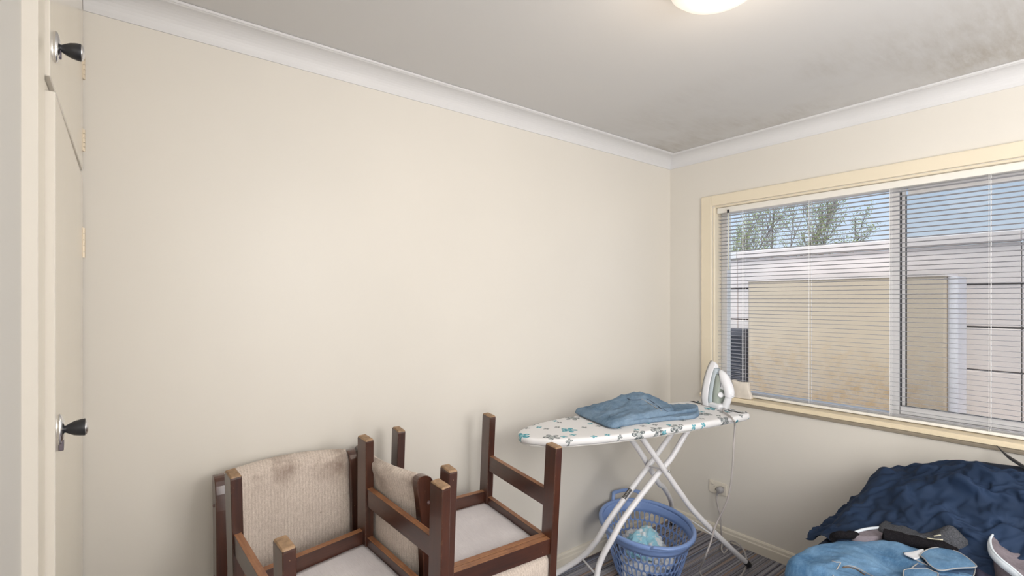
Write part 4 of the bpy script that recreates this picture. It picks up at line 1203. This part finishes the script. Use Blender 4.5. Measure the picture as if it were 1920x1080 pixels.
# mauve fleece opening with white piping at the right edge
fz_ = tag(empty('fleece_hood', (-.25, -1.75, BT)), 'mauve-grey fleece garment with thick white piped opening at the right edge', 'fleece')
rim_px = [(1925, 989, .665), (1893, 988.5, .660), (1872, 994, .650), (1859, 1006, .640), (1857, 1018, .634), (1862, 1032, .628), (1877, 1048, .620), (1896, 1063, .612), (1920, 1084, .600), (1950, 1112, .595), (2000, 1130, .61), (2040, 1095, .63), (2030, 1035, .65), (1985, 998, .665)]
rim = resample([ (0, 0)], 1) if False else None
RP = [atZ(a, b, z) for a, b, z in rim_px]
RS = []
m_ = len(RP)
for i in range(m_):
    a, b, c, d = RP[i - 1], RP[i], RP[(i + 1) % m_], RP[(i + 2) % m_]
    for k in range(8):
        t = k / 8; RS.append(.5 * ((2 * b) + (c - a) * t + (2 * a - 5 * b + 4 * c - d) * t * t + (3 * b - a - 3 * c + d) * t ** 3))
nR = len(RS); cR = sum(RS, Vector()) / nR
bm = bmesh.new(); rings = []
for j in range(26):
    r = 1 - j / 26
    rings.append([bm.verts.new(Vector((cR.x + (p.x - cR.x) * r, cR.y + (p.y - cR.y) * r, cR.z + (p.z - cR.z) * r - .05 * (1 - r ** 3) +
        (.020 * rid(p.x * .0 + (cR.x + (p.x - cR.x) * r) * 1.0, (cR.y + (p.y - cR.y) * r) * .8, 10, 3)) * min(1, (1 - r) * 5)))) for p in RS])
for A, B in zip(rings, rings[1:]):
    for k in range(nR): bm.faces.new((A[k], A[(k + 1) % nR], B[(k + 1) % nR], B[k]))
bm.faces.new(rings[-1])
inn = from_bm('inner_cloth', bm, M_GREY, None, True)
bm = bmesh.new(); add_tube(bm, RS + [RS[0]], .0035, 8, False); r1 = from_bm('piping', bm, M_TRIMW, None, True)
bm = bmesh.new(); rr = []
for o_, dz in ((.001, .001), (.006, -.003), (.008, -.012), (.007, -.022), (.0, -.026)):
    rr.append([bm.verts.new(p + (Vector((p.x - cR.x, p.y - cR.y, 0)).normalized() * o_) + Vector((0, 0, dz))) for p in RS])
for A, B in zip(rr, rr[1:]):
    for k in range(nR): bm.faces.new((A[k], A[(k + 1) % nR], B[(k + 1) % nR], B[k]))
r2 = from_bm('white_band', bm, M_TRIMW, None, True)
bm = bmesh.new(); rr = []
for t in (0, .35, .7, 1):
    rr.append([bm.verts.new(Vector((p.x, p.y, (p.z - .024) * (1 - t) + (BT + .002) * t)) - Vector((p.x - cR.x, p.y - cR.y, 0)) * (.06 + .10 * t)) for p in RS])
for A, B in zip(rr, rr[1:]):
    for k in range(nR): bm.faces.new((A[k], A[(k + 1) % nR], B[(k + 1) % nR], B[k]))
r3 = from_bm('outer_cloth', bm, M_GREY, None, True)
adopt(fz_, inn, r1, r2, r3)

# coat hanger end sticking out of the heap
hg = [atX(1868.5, 835, -.045), atX(1880, 847, -.060), atX(1893, 858, -.085), atX(1908, 868, -.11), atX(1928, 880, -.14), atX(1960, 896, -.17)]
hp = tube('coat_hanger', hg, 1, M_BLACK, None, 10, 6, lambda t: .0015 + .010 * min(1, t * 2.2) ** 1.3, (1.0, .35))
tag(hp, 'black plastic coat hanger end poking out of the navy shirt heap under the sill', 'coat hanger')

# ================================================================== outdoors beyond the window
M_FEN = flat('pale painted fibre cement', (.76, .685, .65), .8, var=.06, vscale=2.5)
M_GROUND = flat('pinkish concrete ground', (.50, .44, .42), .9, var=.15, vscale=6)
S(box('ground', (.16, -7, .30), (9, 7, .66), M_GROUND))
fen = tag(empty('boundary_fence', (1.52, -.5, .66)), 'pale horizontal plank boundary fence outside the window', 'fence')
F_ = []
zs = [.66, .998, 1.278, 1.557]
for z0, z1 in zip(zs, zs[1:]):
    for k in range(3):
        ya = 2.2 - k * 1.8 - (.08); yb = ya - 1.794
        bm = bmesh.new(); add_box(bm, (1.500, yb, z0 + .004), (1.535, ya, z1 - .008), .003, 1); F_.append(from_bm('plank', bm, M_FEN))
for k in range(3):
    ya = 2.2 - k * 1.8 - .08; yb = ya - 1.796
    bm = bmesh.new(); add_box(bm, (1.490, yb, 1.560), (1.535, ya, 1.812), .003); F_.append(from_bm('plank', bm, M_FEN))
    bm = bmesh.new(); add_box(bm, (1.470, yb, 1.818), (1.545, ya, 1.884), .004); F_.append(from_bm('cap', bm, flat('fence cap', (.76, .74, .73), .7) if k == 0 else F_[-1].data.materials[0]))
F_.append(box('gap_shade', (1.536, -3.5, .66), (1.55, 2.12, 1.8), flat('dark plank gap shade', (.12, .09, .08), .9)))  # dark sheet that puts shadow lines between the planks
adopt(fen, *F_)

tk = tag(empty('water_tank', (1.3, -.55, .66)), 'beige slimline water tank with rounded end standing against the fence', 'water tank')
def tank_mat():
    m, nt, b = new_mat('beige tank with rust dust')
    c = coords(nt); f = noise_(nt, c, 16, 5, .7); sp = N(nt, 'ShaderNodeSeparateXYZ'); L(nt, c, sp.inputs[0])
    low = ramp(nt, math_(nt, 'MULTIPLY_ADD', sp.outputs[2], -2.2, 2.75), (.0, 0.), (1., 1.))
    big = ramp(nt, noise_(nt, c, 3.2, 3), (.42, 0.), (.62, 1.))
    d = math_(nt, 'MULTIPLY', math_(nt, 'MULTIPLY', low, big), ramp(nt, f, (.38, 0.), (.62, .8)))
    L(nt, mixc(nt, d, (.60, .50, .385), (.50, .34, .18)), b.inputs['Base Color']); b.inputs['Roughness'].default_value = .6; return m
y_a, y_b = .05, -1.245; x_a, x_b = 1.135, 1.40; ra = .085
pr = []
for cx_, cy_, a0 in ((x_a + ra, y_a - ra, 90), (x_b - ra, y_a - ra, 0), (x_b - ra, y_b + ra, -90), (x_a + ra, y_b + ra, 180)):
    for k in range(7):
        a = radians(a0 + (90 if cx_ < 1.3 and a0 == 90 else 90) - 15 * k) if False else None
def rrect(x0, x1, y0, y1, r, n=7):
    res = []
    for cx_, cy_, s in ((x1 - r, y1 - r, 0), (x0 + r, y1 - r, 90), (x0 + r, y0 + r, 180), (x1 - r, y0 + r, 270)):
        for k in range(n): a = radians(s + 90 * k / (n - 1)); res.append((cx_ + r * cos(a), cy_ + r * sin(a)))
    return res
bm = bmesh.new(); extrude_poly(bm, rrect(x_a, x_b, y_b + .052, y_a, .02), .66, 1.600, 'z'); tb = from_bm('body', bm, tank_mat())
bm = bmesh.new(); extrude_poly(bm, rrect(x_a + .004, x_b - .004, y_b, y_b + .0515, .024), .66, 1.596, 'z'); te = tag(from_bm('end_cap', bm, flat('sunlit tank end tint', (.78, .76, .80), .5, var=.04, vscale=6)), 'rounded tank end coloured pale as if sunlit')  # brightness of the lit tank end put into its colour
bm = bmesh.new(); extrude_poly(bm, rrect(x_a - .006, x_b + .006, y_b + .045, y_a + .006, .02), 1.600, 1.618, 'z'); tl = from_bm('lid', bm, M_FEN)
adopt(tk, tb, te, tl)

ac = tag(empty('louvred_unit', (1.42, .36, .66)), 'dark grey louvred outdoor unit between the tank and the left end of fence', 'air conditioner')
U_ = [box('casing', (1.40, .215, .66), (1.49, .62, 1.195), flat('charcoal casing', (.10, .10, .115), .7), None, .01, 2)]
lm = flat('charcoal louvre', (.13, .13, .15), .6); first = None
for k in range(15):
    if first is None:
        bm = bmesh.new(); add_box(bm, (1.386, .24, -.003), (1.402, .60, .003)); first = from_bm('louvre', bm, lm); o = first
    else: o = bpy.data.objects.new('louvre', first.data); COL.objects.link(o)
    o.location = (0, 0, .70 + k * .031); U_.append(o)
adopt(ac, *U_)

random.seed(7)
tr = tag(empty('tree', (3.3, .6, .66)), 'thin sparsely leaved tree behind the fence', 'tree')
M_BARK = flat('grey bark', (.26, .22, .20), .9); M_LEAF = flat('fresh olive green leaves', (.42, .48, .20), .7, var=.3, vscale=3)
tw = bmesh.new(); lf = bmesh.new()
def leaf(p, s):
    q_ = Vector((random.uniform(-1, 1), random.uniform(-1, 1), random.uniform(-1, 1))).normalized(); u_ = q_.orthogonal().normalized(); v_ = q_.cross(u_)
    vs = [lf.verts.new(p + u_ * (s * a) + v_ * (s * b)) for a, b in ((-1, 0), (0, .38), (1, 0), (0, -.38))]
    lf.faces.new(vs)
def branch(p, d, ln, r, depth, dens):
    pts = [p]; q_ = d.copy()
    for k in range(6):
        q_ = (q_ + Vector((random.uniform(-.1, .1), random.uniform(-.12, .12), random.uniform(-.06, .10)))).normalized(); pts.append(pts[-1] + q_ * (ln / 6))
    add_tube(tw, pts, r, 5, True, lambda t: r * (1 - .75 * t))
    for k, pt in enumerate(pts[1:]):
        if depth < 2:
            for _ in range(2):
                if random.random() < .75:
                    dd = (q_ + Vector((random.uniform(-.6, .6), random.uniform(-.9, .9), random.uniform(-.3, .6)))).normalized()
                    branch(pt, dd, ln * random.uniform(.35, .6), r * .5, depth + 1, dens)
        if depth >= 1 and random.random() < dens:
            for _ in range(3): leaf(pt + Vector([random.gauss(0, .02) for _ in range(3)]), random.uniform(.008, .015))
for k in range(15):
    y_ = 1.72 - k * .108 + random.uniform(-.05, .05)
    hgt = random.uniform(.45, .85) * (1.15 if y_ < 1.2 else .8)
    branch(Vector((3.3 + random.uniform(-.2, .2), y_, 1.72)), Vector((0, -random.uniform(.1, .6), 1)).normalized(), hgt, .008, 0, .42 if y_ < 1.3 else .55)
for y_ in (-.95, -1.05, -1.3): branch(Vector((3.3, y_, 1.80)), Vector((0, -.5, 1)).normalized(), .16, .004, 1, .2)
add_tube(tw, [Vector((3.3, .6, .66)), Vector((3.3, .62, 1.2)), Vector((3.3, .7, 1.75))], .05, 8)
add_tube(tw, [Vector((3.3, -1.25, 1.80)), Vector((3.3, .3, 1.74)), Vector((3.3, 1.75, 1.72))], .02, 6)
t1 = from_bm('branches', tw, M_BARK); t1['kind'] = 'stuff'
t2 = from_bm('foliage', lf, M_LEAF); t2['kind'] = 'stuff'
adopt(tr, t1, t2)
